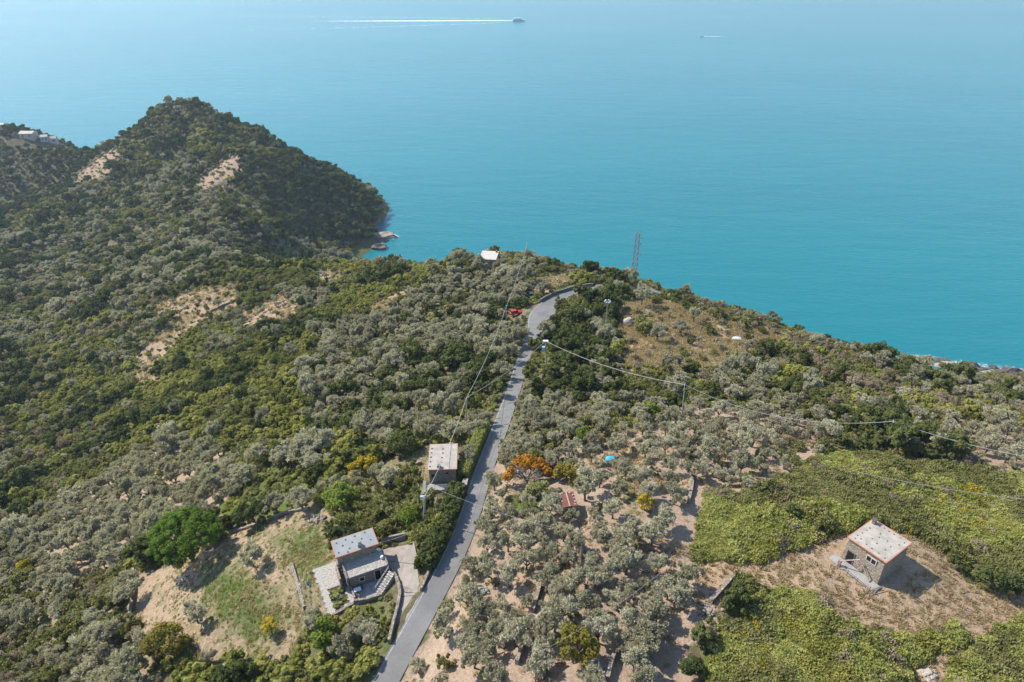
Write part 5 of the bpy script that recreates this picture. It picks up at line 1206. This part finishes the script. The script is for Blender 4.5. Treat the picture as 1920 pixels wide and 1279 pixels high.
ORD = ['nearest','second nearest','third nearest','fourth nearest','fifth nearest','sixth nearest','seventh nearest','eighth nearest','ninth nearest','tenth nearest','eleventh nearest','twelfth nearest','thirteenth nearest','fourteenth nearest','fifteenth nearest','sixteenth nearest','seventeenth nearest','eighteenth nearest','nineteenth nearest','twentieth nearest'] + ['twenty-' + q + ' nearest' for q in ('first','second','third','fourth','fifth','sixth','seventh','eighth','ninth')] + ['thirtieth nearest'] + ['thirty-' + q + ' nearest' for q in ('first','second','third','fourth','fifth','sixth','seventh','eighth','ninth')]
PLACE = {
 'hills': ('on the shady slope at left', 0), 'head': ('on the headland above the sea', 0), 'ridge': ('below the far ridge village', 0), 'cliff': ('on the dark headland cliff', 0), 'yellow': ('on the yellow-green slope left of the silver olives', 0),
 'silver': ('on the silvery slope left of the upper road', 0), 'skyline': ('along the sea edge of the ridge', 0), 'crest': ('on the crest around the white-roofed house', 0), 'dense': ('in the dark thicket right of the upper road', 0), 'midr': ('in the thick scrub right of the road above the orange tree', 0),
 'dry': ('on the dry straw slope right of the floodlight mast', 0), 'maqr': ('in the dense scrub above the long sagging cable', 0), 'grove2': ('in the upper grove above the bramble field', 0), 'edge': ('on the dry ground at the right edge', 0),
 'stony': ('on the stony strip', 0), 'grove': ('on the terraces right of the lower road', 0), 'rough': ('on the rough bank behind the stone pine', 0), 'lgrove': ('in the dense grove left of the stone pine', 0), 'corner': ('in the bottom left corner below the lawn', 0),
 'bottom': ('between the lawn and the bottom of the road', 0), 'garden': ('in the garden between the two road houses', 0), 'bare': ('on a bare dry terrace of the left slope', 0), 'bramble': ('standing out of the bramble field', 0), 'clear': ('at the edge of the dry clearing', 0), 'lawn': ('on the lawn near the stone pine', 0), 'yardz': ('beside the cream-roofed hut', 0)}
LOOK = {'O': ('grey-green olive tree', 'tree'), 'H': ('dark evergreen tree', 'tree'), 'S': ('dull green shrub', 'shrub'), 'Y': ('yellow-green leafy shrub', 'shrub'), 'B': ('brown half-dry shrub', 'shrub')}
def size_word(s): return 'small ' if s < .78 else ('large ' if s > 1.08 else 'medium ')
named = {}
n_ind = 0; rest = {k: [] for k in NV}
ordr = np.argsort(-app); count = {k: 0 for k in NV}
visf = visible(np.stack([PX, PY, PZ], 1), PS * 2.0)
for i in ordr:
    k, x, y, s, sq, zname, keyed = plants[i]; z = float(PZ[i])
    if inframe[i] and visf[i] and count[k] < (295 if k in 'OHS' else 200 if k == 'Y' else 120) and qd[i] < 300:
        count[k] += 1; cm, tm = PROTO[k][int(rng.integers(NV[k]))]; nm = PNAME[k]
        wk, wh_, wd = where(qu[i], qv[i]); lab = size_word(s) + LOOK[k][0] + ' ' + wh_
        o = empty(nm, (x, y, z), float(rng.random() * 6.283)); o.scale = (s * (.85 + .4 * rng.random()), s, s * (sq if not keyed else 1))
        named.setdefault(lab, []).append((wd, o)); tag(o, lab, LOOK[k][1], LOOK[k][0] + 's ' + PLACE[zname][0])
        c = bpy.data.objects.new('crown', cm); C.objects.link(c); c.parent = o
        if tm is not None: t_ = bpy.data.objects.new('trunk' if k in 'OH' else 'stem', tm); C.objects.link(t_); t_.parent = o
        n_ind += 1
    else: rest[k].append(i)
for lab, lst in named.items():
    if len(lst) > 1:
        for q, (_, o) in enumerate(sorted(lst, key=lambda t_: t_[0])):
            o['label'] = ORD[min(q, 38)] + ' ' + lab
# the uncounted mass: one object per kind of plant
MASS = {'O': ('olive_woodland', 'far olive groves reading as one grey-green mass'), 'H': ('evergreen_woodland', 'dark evergreen woodland covering the headland and far slopes'), 'S': ('scrub_cover', 'dull green scrub covering the slopes'),
        'Y': ('yellow_green_scrub', 'yellow-green scrub covering the left slope'), 'B': ('dry_scrub', 'brown dry scrub scattered over the slopes')}
for k in 'OHSYB':
    ii = np.array(rest[k], int)
    if not len(ii): continue
    pr = [joined(*q) for q in PROTO[k]]; s = PS[ii][:, None] * np.stack([.85 + .4 * rng.random(len(ii)), .85 + .35 * rng.random(len(ii)), np.array([plants[i][4] for i in ii])], 1)
    scatter(MASS[k][0], pr, np.stack([PX[ii], PY[ii], PZ[ii] - .05], 1), rng.random(len(ii)) * 6.283, s, rng.integers(0, NV[k], len(ii)), MASS[k][1], 'plants')
# undergrowth between the shrubs, brambles, grass
def cover_points(step, zones, x0=-125, x1=125, y0=24, y1=200, prob=1.0, rr=.4):
    x, y = candidates(x0, x1, y0, y1, step); z = TZ(x, y); u, v, d = project(np.stack([x, y, z], 1)); zz = zone_of(u, v)
    ok = np.isin(zz, [ZN.index(q) for q in zones]) & (u > -260) & (u < 2280) & (v < 1460) & (d > 30) & (z > 2) & (rng.random(len(x)) < prob)
    x, y, z, u, v, zz = (a[ok] for a in (x, y, z, u, v, zz)); dd, kk = road_dist(x, y); ok = free(x, y, rr) & (dd > ROAD_W[kk] + (.75 if rr > .2 else .12))
    ok &= visible(np.stack([x, y, z], 1), np.full(len(x), 1.0))
    return x[ok], y[ok], z[ok], u[ok], v[ok], zz[ok]
x, y, z, u, v, zz = cover_points(.6, ['bramble'], 0, 150, 14, 120)
hgt = .55 + 1.5 * (vnoise(x, y, 6, 70) + .5) + .5 * (vnoise(x, y, 2.5, 71) + .5); s = (.6 + .7 * rng.random(len(x)) ** 2)
tintv = vnoise(x, y, 9, 72) + .5 + .4 * np.exp(-(((u - 1760) / 150) ** 2 + ((v - 965) / 40) ** 2)) * 0
brm = [q[0] for q in PROTO['R']]
for m_ in ('Y', 'S', 'G', 'B'):
    q = PROTO['R'][0][0].copy(); q.materials[0] = L[m_]; brm.append(q)
wv = vnoise(x, y, 7, 76) + .35 * vnoise(x, y, 2, 77); wr = rng.random(len(x)); flower = np.exp(-(((u - 1780) / 110) ** 2 + ((v - 965) / 45) ** 2)) + np.exp(-(((u - 1430) / 60) ** 2 + ((v - 1180) / 50) ** 2))
bw_ = np.where(wv > .24, 5, np.where(wv < -.1, 6, rng.integers(0, 5, len(x)))); bw_ = np.where(wr < .05, 8, bw_); bw_ = np.where(wr > .996 - .1 * flower, 7, bw_)
scatter('bramble_cover', brm, np.stack([x, y, z + .05], 1), rng.random(len(x)) * 6.283, np.stack([s, s, s * hgt * 1.2], 1), bw_, 'bright green bramble mat round the clearing hut', 'brambles')
x, y, z, u, v, zz = cover_points(1.25, ['yellow', 'rough', 'garden', 'bottom', 'maqr', 'corner', 'midr', 'dense', 'crest', 'skyline', 'hills', 'bare', 'grove', 'grove2', 'lgrove', 'edge', 'dry', 'silver'], -190, 130, 24, 300, .8)
sparse = np.isin(zz, [ZN.index(q) for q in ('bare', 'grove', 'grove2', 'lgrove', 'edge', 'dry')]); ok = ~sparse | (rng.random(len(x)) < .09); x, y, z, u, v, zz = (a[ok] for a in (x, y, z, u, v, zz)); sparse = sparse[ok]
s = .55 + .5 * rng.random(len(x)); yg = [foliage_mesh('low', [(*leaves(clump_set(np.random.default_rng(q), 7, .7, .3, .3), .22 + .2 * np.random.default_rng(q).random(7), 40, .17, np.random.default_rng(q), .7, .6, .75), 0)], [L[m_]]) for q, m_ in ((1, 'Y'), (2, 'S'), (3, 'S'), (4, 'R'), (5, 'B'), (6, 'O'))]
wh = np.where(vnoise(x, y, 12, 75) > .08, rng.integers(0, 2, len(x)) * 3, rng.integers(1, 3, len(x)))
wh = np.where(sparse, rng.integers(1, 6, len(x)), wh); wh = np.where(sparse & (wh == 3), 4, wh)
scatter('undergrowth', yg, np.stack([x, y, z], 1), rng.random(len(x)) * 6.283, np.stack([s, s, s * (.7 + .8 * rng.random(len(x)))], 1), wh, 'low leafy undergrowth between the shrubs', 'undergrowth')
dryt = [tuft('D', 10 + i, 24, .24, .28) for i in range(3)]; grt = [tuft('W', 20 + i, 26, .11, .28) for i in range(3)]
x, y, z, u, v, zz = cover_points(.62, ['clear', 'dry', 'bare', 'grove', 'grove2', 'edge', 'lawn', 'yardz', 'stony'], -170, 125, 24, 300, 1, .1)
pn = vnoise(x, y, 5, 80) + .5 + .3 * vnoise(x, y, 1.8, 81); zi = np.array([{'stony': .3, 'clear': .9, 'dry': .95, 'bare': .6, 'grove': .42, 'grove2': .4, 'edge': .5, 'lawn': .35, 'yardz': .5}[ZN[q]] for q in zz])
ok = rng.random(len(x)) < np.clip((zi - pn) * 2.2 + .25, .03, .95); x, y, z, u, v, zz = (a[ok] for a in (x, y, z, u, v, zz)); s = (.7 + .9 * rng.random(len(x))) * np.where(zz == ZN.index('dry'), 1.7, 1)
scatter('dry_grass', dryt, np.stack([x, y, z], 1), rng.random(len(x)) * 6.283, np.stack([s, s, s], 1), rng.integers(0, 3, len(x)), 'straw-coloured dry grass on the open ground', 'grass', tilt=.3)
x, y, z, u, v, zz = cover_points(.42, ['lawn', 'clear', 'grove'], -75, 80, 24, 118, 1, .1)
gn = CZ(x, y) + .35 * vnoise(x, y, 4, 83) + .3 * vnoise(x, y, 1.5, 84); ok = rng.random(len(x)) < np.clip((gn - np.where(zz == ZN.index('lawn'), .2, .22)) * 1.2, 0, .8); x, y, z = x[ok], y[ok], z[ok]; s = .7 + .7 * rng.random(len(x))
scatter('green_grass', grt, np.stack([x, y, z], 1), rng.random(len(x)) * 6.283, np.stack([s, s, s], 1), rng.integers(0, 3, len(x)), 'short green grass on the lawn and terraces', 'grass', tilt=.3)

# ------------------------------------------------------------------ single trees with a look of their own
def special(idx, name, kind, label, n_cl, rx, rz, zc, cl=(.5,.45), per=95, size=.2, trunk=(1.2,.18,1.2,3,5), cat='tree', bark=None, flat_shell=.45, extra=None, squash=.85, up=.4):
    p, r = SPOS[idx]; g = np.random.default_rng(100 + idx); o = tag(empty(name, (p[0], p[1], p[2])), label, cat)
    c = clump_set(g, n_cl, rx, rz, zc, shell=flat_shell); rr = cl[0] + cl[1] * g.random(n_cl)
    link('crown', foliage_mesh('crown', [(*leaves(c, rr, per, size, g, .6, up, squash), 0)], [L[kind]]), None, o)
    h, r_, sp, top, nb_ = trunk; trunk_mb(g, h, r_, sp, top, nb_).build('trunk', bark or M_bark, o)
    if extra: extra(o, g)
    return o
def pine_extra(o, g): 
    for q in range(3): MB().tube([(.1, 0, 2.4), (1.2 * math.cos(q * 2 + .4), 1.2 * math.sin(q * 2 + .4), 3.9), (2.8 * math.cos(q * 2 + .4), 2.8 * math.sin(q * 2 + .4), 5.4)], [.2, .15, .09], 6).build('limb', M_bark_red, o)
p, r = SPOS[0]; g = np.random.default_rng(200); o = tag(empty('stone_pine', tuple(p)), 'large round bright green umbrella pine on the lawn', 'tree')
n_ = 190; d = g.normal(size=(n_, 3)); d /= np.linalg.norm(d, axis=1)[:, None]; d[:, 2] = np.where(d[:, 2] < -.35, -d[:, 2], d[:, 2]); q = (.55 + .45 * g.random(n_) ** .4)[:, None]
c = d * q * np.array([5.6, 5.6, 3.3]); c[:, 2] += 5.9
link('crown', foliage_mesh('crown', [(*leaves(c, .5 + .45 * g.random(n_), 150, .17, g, .5, .7, .75), 0)], [L['P']]), None, o)
MB().tube([(0, 0, -.6), (.1, 0, 1.5), (.25, .1, 3.2), (.2, .1, 6.5)], [.42, .34, .3, .16], 8).build('trunk', M_bark_red, o); pine_extra(o, g)
# orange tree: bare twigs below, amber leaves in the upper clumps
p, r = SPOS[1]; g = np.random.default_rng(201); o = empty('autumn_tree', tuple(p)); o.scale = (1.25, 1.2, 1.1); tag(o, 'half-bare autumn tree with orange leaves beside the road', 'tree')
c = np.array([(-.9,1.0,3.4),(-.2,1.2,3.7),(.5,1.1,3.5),(1.2,.8,3.1),(1.9,.3,2.8),(2.4,-.1,2.4),(-1.6,.7,2.9),(.1,.6,3.4),(.9,.1,3.0),(2.1,.9,2.5),(-2.5,-.6,1.8),(-2.7,-.2,1.3),(2.6,.5,1.9),(1.5,.9,3.3),(-.5,.4,3.2),(-2.2,.1,2.2),(2.9,0,1.7)])
link('crown', foliage_mesh('crown', [(*leaves(c, .5 + .34 * g.random(len(c)), 120, .17, g, .7, .4, .8), 0)], [L['A']]), None, o)
c2 = clump_set(g, 22, 2.2, 1.1, 1.8, shell=.3); V, F, t_ = leaves(c2, .5 + .3 * g.random(22), 60, .22, g, .10, .2, .9); link('twigs', foliage_mesh('twigs', [(V, F, t_, 0)], [L['K']]), None, o)
trunk_mb(g, .7, .2, 1.9, 2.6, 9).build('trunk', M_bark, o)
special(2, 'evergreen_tree', 'H', 'large round dark green tree behind the cream-roofed hut', 40, 2.5, 2.1, 2.6, (.55,.5), 110, .2, (1.2,.22,1.3,3,6))
special(3, 'bronze_tree', 'T', 'round bronze-green tree at the lower edge of the lawn', 46, 2.7, 2.2, 2.6, (.5,.5), 110, .18, (1.0,.22,1.4,3,6), up=.2)
special(4, 'bronze_tree', 'T', 'round yellow-green tree beside the terrace walls in the lower grove', 34, 2.2, 1.7, 2.2, (.45,.45), 105, .17, (1.0,.18,1.2,2.6,6), up=.2)
special(5, 'golden_tree', 'G', 'small yellowing tree alone on the lawn', 16, 1.2, 1.0, 1.5, (.3,.35), 75, .16, (.7,.09,.7,1.8,5))
special(6, 'golden_tree', 'G', 'golden yellow tree left of the cream-roofed hut', 20, 2.3, .9, 2.1, (.4,.4), 90, .18, (.9,.14,1.2,2.2,5))
special(7, 'broadleaf_tree', 'F', 'bright green bushy tree at the lower corner of the paved yard', 26, 1.9, 1.4, 1.6, (.45,.45), 100, .2, (.8,.14,1.1,2,5))
special(8, 'broadleaf_tree', 'F', 'tall leafy green tree in the garden above the stone heap', 44, 2.5, 2.0, 2.4, (.5,.5), 105, .2, (1.0,.2,1.4,3,6))
special(9, 'broadleaf_tree', 'F', 'yellow-tinged green tree left of the white concrete pole foot', 28, 1.8, 1.5, 1.8, (.45,.4), 100, .2, (.8,.15,1.1,2.2,5))
special(10, 'golden_tree', 'G', 'drooping golden tree at the far left edge', 18, 1.9, 1.3, 1.8, (.35,.35), 80, .17, (.9,.13,1.2,2.4,5))
special(11, 'broadleaf_tree', 'F', 'vivid green round tree in the scrub above the blue tarp', 22, 1.5, 1.3, 1.8, (.45,.4), 100, .2, (.8,.13,.9,2.1,5))
special(12, 'fig_tree', 'F', 'broad-leaved pale green tree left of the middle cable pole', 20, 1.4, 1.2, 1.8, (.42,.4), 70, .26, (.8,.13,.9,2.1,5))
special(13, 'golden_tree', 'G', 'small yellow-green tree in the olive grove right of the shed', 14, 1.1, .9, 1.3, (.32,.3), 75, .17, (.6,.09,.7,1.6,5))
special(14, 'broadleaf_tree', 'S', 'low rounded dark green bush left of the red shed', 22, 1.5, 1.0, 1.2, (.42,.4), 90, .18, (.5,.1,.9,1.5,5))
special(15, 'bronze_tree', 'T', 'brownish green bush between the orange tree and red shed', 24, 1.6, 1.2, 1.4, (.42,.4), 90, .18, (.6,.12,.9,1.8,5))
# hedges: clipped hedge by the hut, ivy-grown bank below it
def hedge(line, w, h, kind, name, label, rough, seed, dens=55, size=.13):
    g = np.random.default_rng(seed); P = smooth_line(line, .5, .2); n_ = len(P); T = np.gradient(P[:, :2], axis=0); T /= np.linalg.norm(T, axis=1)[:, None]; N = np.stack([-T[:, 1], T[:, 0]], 1); cs = []; rs = []
    for i in range(n_):
        for o_ in np.arange(-w / 2, w / 2 + .01, .45):
            for hz in np.arange(.25, h, .45):
                if abs(o_) < w / 2 - .4 and hz < h - .55: continue
                q = P[i, :2] + N[i] * (o_ + (g.random() - .5) * rough); cs.append((q[0], q[1], P[i, 2] + hz + (g.random() - .5) * rough)); rs.append(.26 + .14 * g.random() + rough * .2 * g.random())
    c0 = P.mean(0); V, F, t_ = leaves(np.array(cs) - c0, np.array(rs), dens, size, g, .65, .4, .9)
    o = tag(empty(name, tuple(c0)), label, 'hedge'); link('foliage', foliage_mesh('foliage', [(V, F, t_, 0)], [L[kind]]), None, o)
    st_ = MB()
    for i in range(0, n_, 2): st_.tube([tuple(Vector(P[i] - c0) - Vector((0, 0, .3))), tuple(Vector(P[i] - c0) + Vector((0, 0, h * .7)))], .04, 5)
    st_.build('stems', M_bark, o)['kind'] = 'stuff'
    return o
def road_line(v0, v1, off):
    ks = [k for k in range(len(ROAD)) if v1 <= _rv[k] <= v0]; return [np.r_[ROAD[k, :2] - ROAD_N[k] * (ROAD_W[k] + off), TZ(*(ROAD[k, :2] - ROAD_N[k] * (ROAD_W[k] + off)))] for k in ks]
hl = [hit(u, v, 1.2) for u, v in [(905,806),(895,835),(884,868),(874,896)]]
hedge(road_line(905, 805, 1.2), 1.4, 2.1, 'R', 'clipped_hedge', 'long clipped yellow-green hedge between the hut and the road', .18, 31)
hedge(road_line(1085, 925, 1.5), 2.0, 2.3, 'H', 'overgrown_hedge', 'dark overgrown ivy hedge on the bank beside the lower road', .7, 32, 60, .17)
# planted bed and a few agaves
g = np.random.default_rng(55)
def agave(p, s, label):
    o = tag(empty('agave', tuple(p)), label, 'plant')
    for i in range(14):
        a = 6.283 * i / 14 + g.random() * .3; el = .5 + .5 * g.random(); l_ = .55 * s; d = Vector((math.cos(a) * math.cos(el), math.sin(a) * math.cos(el), math.sin(el))); sd = Vector((-math.sin(a), math.cos(a), 0)) * .06 * s
        m_ = MB(); m_.v = [tuple(-sd * .7), tuple(sd * .7), tuple(d * l_ * .5 + sd), tuple(d * l_ * .5 - sd), tuple(d * l_), tuple(d * l_ * .3 - Vector((0, 0, .05)))]; m_.f = [(0,1,2,3),(3,2,4),(1,0,5),(2,1,5),(0,3,5),(3,4,5),(4,2,5)]; m_.build('leaf', AGM, o)
AGM = simple('agave_leaf', (.16,.22,.19), (.1,.15,.12), 6, .6)
agave(at_z(636, 1122, zA), 1.3, 'blue-green agave in the planted bed beside the yard'); agave(hit(580, 1098), 1.5, 'dark agave on the grass left of the paved yard')
bx, by = candidates(min(p[0] for p in bed), max(p[0] for p in bed), min(p[1] for p in bed), max(p[1] for p in bed), .3); okb = inpoly(bx, by, bw) & (seg_dist(bx, by, np.array(bed)) > .12); bx, by = bx[okb], by[okb]
scatter('bed_plants', grt + [yg[3]], np.stack([bx, by, np.full(len(bx), zA - .1)], 1), rng.random(len(bx)) * 6, np.stack([np.full(len(bx), 1.1)] * 3, 1) * (.3 + .5 * rng.random(len(bx)))[:, None] * .75, np.where(rng.random(len(bx)) < .12, 3, rng.integers(0, 3, len(bx))), 'low green plants filling the bed in the paved yard', 'plants')

# ------------------------------------------------------------------ boats, wakes, shore
M_hull = simple('white_hull', (.78,.79,.80), (.70,.71,.72), .2, .4); M_hullblue = simple('blue_hull', (.06,.10,.20), None, .3, .4)
def foam_material(name, dens):
    m, n, l, b = mat_new(name); b.inputs['Base Color'].default_value = (.82,.86,.88,1); b.inputs['Roughness'].default_value = .8
    at = n.new('ShaderNodeAttribute'); at.attribute_name = 'foam'; tc = n.new('ShaderNodeTexCoord')
    t = noise(n, l, dens, 5, .65, tc.outputs['Object']); a = n.new('ShaderNodeMath'); a.operation = 'ADD'; l.new(t.outputs['Fac'], a.inputs[0]); l.new(at.outputs['Fac'], a.inputs[1])
    mr = n.new('ShaderNodeMapRange'); mr.inputs['From Min'].default_value = .78; mr.inputs['From Max'].default_value = 1.15; l.new(a.outputs[0], mr.inputs[0])
    l.new(mr.outputs[0], b.inputs['Alpha']); return m
M_foam = foam_material('wake_foam', .12); M_surf = foam_material('surf_foam', .35)
def foam_strip(name, P, W, amt, mat, label, across=6):
    P = np.asarray(P, float); T = np.gradient(P[:, :2], axis=0); T /= np.linalg.norm(T, axis=1)[:, None]; N = np.stack([-T[:, 1], T[:, 0]], 1); V = []; A = []; F = []
    for i in range(len(P)):
        for j in range(across + 1):
            f = j / across * 2 - 1; q = P[i, :2] + N[i] * W[i] * f; V.append((q[0], q[1], .15)); A.append(amt[i] * (1 - abs(f) ** 2.2) - .25 * abs(f) ** 4)
    k = across + 1
    for i in range(len(P) - 1):
        for j in range(across): F.append((i*k+j, i*k+j+1, (i+1)*k+j+1, (i+1)*k+j))
    me = np_mesh(name, np.array(V), np.array(F), mat); a = me.attributes.new('foam', 'FLOAT', 'POINT'); a.data.foreach_set('value', np.array(A, np.float32)); return tag(link(name, me), label, 'wake', kind='stuff')
fp_ = at_z(973, 40, 0); D_f = project(fp_)[2][0]; s_f = 24 * D_f / FPX / 30.0
hd_ = math.atan2(*(at_z(985, 40, 0) - at_z(955, 40, 0))[[1, 0]]) - .04
fb = tag(empty('ferry', (fp_[0], fp_[1], .2), hd_), 'white passenger ferry trailing a long white wake', 'boat'); fb.scale = (s_f,) * 3
def hull(L_, B_, H_, mat, parent, low=None):
    m = MB(); st_ = [(-.5, .9), (-.25, 1), (.1, 1), (.3, .8), (.42, .45), (.5, .03)]
    for fx, fw in st_:
        for sy in (-1, 1):
            m.v += [(fx * L_ * .94, sy * fw * B_ * .36, -.6), (fx * L_, sy * fw * B_ / 2, H_ * (1 + .25 * max(0, fx) * 2))]
    for i in range(len(st_) - 1):
        a = 4 * i; b = a + 4; m.f += [(a, b, b+1, a+1), (a+2, a+3, b+3, b+2), (a+1, b+1, b+3, a+3), (a, a+2, b+2, b)]
    m.f += [(0, 1, 3, 2), (20, 22, 23, 21)]; return m.build('hull', mat, parent)
hull(30, 7, 2.2, M_hull, fb)
sd_ = MB().hexa([(-13,-2.9,2.25),(8.5,-2.9,2.25),(8.5,2.9,2.25),(-13,2.9,2.25),(-13,-2.8,4.5),(6.5,-2.8,4.5),(6.5,2.8,4.5),(-13,2.8,4.5)]).build('saloon', M_hull, fb)
for sy in (-1, 1):
    for i in range(8): MB().box(-12 + i*2.3, -10.3 + i*2.3, sy*2.96 - .06, sy*2.96 + .06, 2.9, 4.0).build('window', M_glass, sd_)
ud = MB().hexa([(-1,-2.3,4.52),(5.5,-2.3,4.52),(5.5,2.3,4.52),(-1,2.3,4.52),(-1,-2.1,6.6),(4.2,-2.1,6.6),(4.2,2.1,6.6),(-1,2.1,6.6)]).build('wheelhouse', M_hull, fb)
MB().hexa([(5.1,-1.9,5.2),(5.32,-1.9,5.2),(5.32,1.9,5.2),(5.1,1.9,5.2),(4.6,-1.8,6.2),(4.72,-1.8,6.2),(4.72,1.8,6.2),(4.6,1.8,6.2)]).build('windscreen', M_glass, ud)
MB().box(-12.5, -1.2, -2.6, 2.6, 6.3, 6.45).build('canopy', M_hull, fb)
for x in (-12, -7, -2):
    for sy in (-1, 1): MB().tube([(x, sy*2.4, 4.5), (x, sy*2.4, 6.3)], .08, 5).build('stanchion', M_metal, fb)
MB().tube([(1, 0, 6.6), (.6, 0, 10)], .1, 5).build('mast', M_metal, fb); MB().box(-15, 14.5, -3.55, -3.46, 1.2, 1.5).build('rubbing_strake', M_hullblue, fb)
us = np.linspace(961, 470, 40); P = [at_z(u, 39 + (961 - u) * .004, 0) for u in us]
foam_strip('ferry_wake', P, 6 * s_f + np.linspace(0, 45, 40), np.r_[np.linspace(1.0, .6, 16), np.linspace(.6, .1, 24)], M_foam, 'long white wake behind the ferry')
for k, (v0, dv_) in enumerate(((37, -6), (42, 8))):
    us = np.linspace(940, 0, 60); foam_strip('bow_wave', [at_z(u, v0 + dv_ * ((940 - u) / 400) ** .8 + (k * 2 - 1) * 1 + (940 - u) * (.012 if k else .004), 0) for u in us], np.linspace(4, 16, 60), np.linspace(.5, .16, 60) , M_foam, ('upper', 'lower')[k] + ' faint line of the ferry bow wave')
sp_ = at_z(1316, 69, 0); Ds = project(sp_)[2][0]; ss = 7 * Ds / FPX / 8.0
sb = tag(empty('motor_boat', (sp_[0], sp_[1], .1), math.pi - .02), 'tiny white motor boat far out right of the ferry', 'boat'); sb.scale = (ss,) * 3
hull(8, 2.6, 1.1, M_hull, sb); MB().hexa([(-1,-.9,1.15),(1.6,-.9,1.15),(1.6,.9,1.15),(-1,.9,1.15),(-.8,-.8,2.2),(.9,-.8,2.2),(.9,.8,2.2),(-.8,.8,2.2)]).build('cabin', M_hull, sb); MB().box(.95, 1.5, -.7, .7, 1.5, 2.0).build('windscreen', M_glass, sb)
us = np.linspace(1320, 1385, 20); foam_strip('motor_boat_wake', [at_z(u, 69, 0) for u in us], np.linspace(2, 7, 20), np.linspace(.9, .1, 20), M_foam, 'short white wake of the tiny motor boat')
# shore rocks with surf
ROCKS = [(722,443,7,'largest dark rock in the surf at the foot of the headland'),(714,452,5,'dark rock hard against the headland cliff foot'),(712,466,5,'lowest rock at the headland foot above the near crest'),(734,446,3,'small outer rock in the surf off the headland')]
_g = np.random.default_rng(77)
ROCKS += [(u, v + float(_g.normal()) * 2.2 + 1.5, s * float(.3 + .45 * _g.random()), None) for u, v, s in [(1708,676,5),(1722,679,4),(1738,677,6),(1752,681,4),(1765,680,5),(1780,685,6),(1798,687,5),(1815,690,6),(1832,690,4),(1846,693,6),(1862,694,5),(1878,696,4),(1893,699,7),(1910,701,5),(1888,690,4),(1825,684,3),(1730,680,5),(1759,684,5),(1790,690,5),(1822,696,5),(1855,699,5),(1872,700,6),(1903,706,6),(1915,696,4)]]
RORD = sorted(q[0] for q in ROCKS if q[3] is None)
for i, (u, v, s, lab) in enumerate(ROCKS):
    p = at_z(u, v, 0); me = lump(s, 300 + i, (1.3, .9, .55), 2, .35); me.materials.append(M_rock_wet if i % 3 else M_rock)
    tag(link('shore_rock', me, None, None, (p[0], p[1], .3)), lab or ['first','second','third','fourth','fifth','sixth','seventh','eighth','ninth','tenth','eleventh','twelfth','thirteenth','fourteenth','fifteenth','sixteenth','seventeenth','eighteenth','nineteenth','twentieth','twenty-first','twenty-second','twenty-third','twenty-fourth'][RORD.index(u)] + ' dark shore rock from the left along the right coast', 'rock', 'rocks along the shore')
def surf(px, w, label): foam_strip('surf', [at_z(u, v, 0) for u, v in px], np.full(len(px), w), np.full(len(px), .40), M_surf, label)
surf([(709,438),(722,441),(736,444),(744,447)], 10, 'white surf round the rocks at the headland foot'); surf([(708,452),(716,460),(718,470)], 6, 'white surf line along the headland cliff foot')
surf([(1690,672),(1740,676),(1790,684),(1840,690),(1890,696),(1930,702)], 10, 'white surf along the rocks of the right coast')
# ------------------------------------------------------------------ haze
hz = MB().box(-14500, 14500, -800, 16500, -60, 232).build('haze'); hz['kind'] = 'stuff'; hz['label'] = 'thin pale sea haze filling the air'
hm = bpy.data.materials.new('haze'); hm.use_nodes = True; hn = hm.node_tree.nodes; hn.remove(hn['Principled BSDF'])
pvn = hn.new('ShaderNodeVolumePrincipled'); pvn.inputs['Color'].default_value = (.66,.84,1.0,1); pvn.inputs['Density'].default_value = HAZE; pvn.inputs['Anisotropy'].default_value = .3
hm.node_tree.links.new(pvn.outputs[0], hn['Material Output'].inputs['Volume']); hz.data.materials.append(hm)
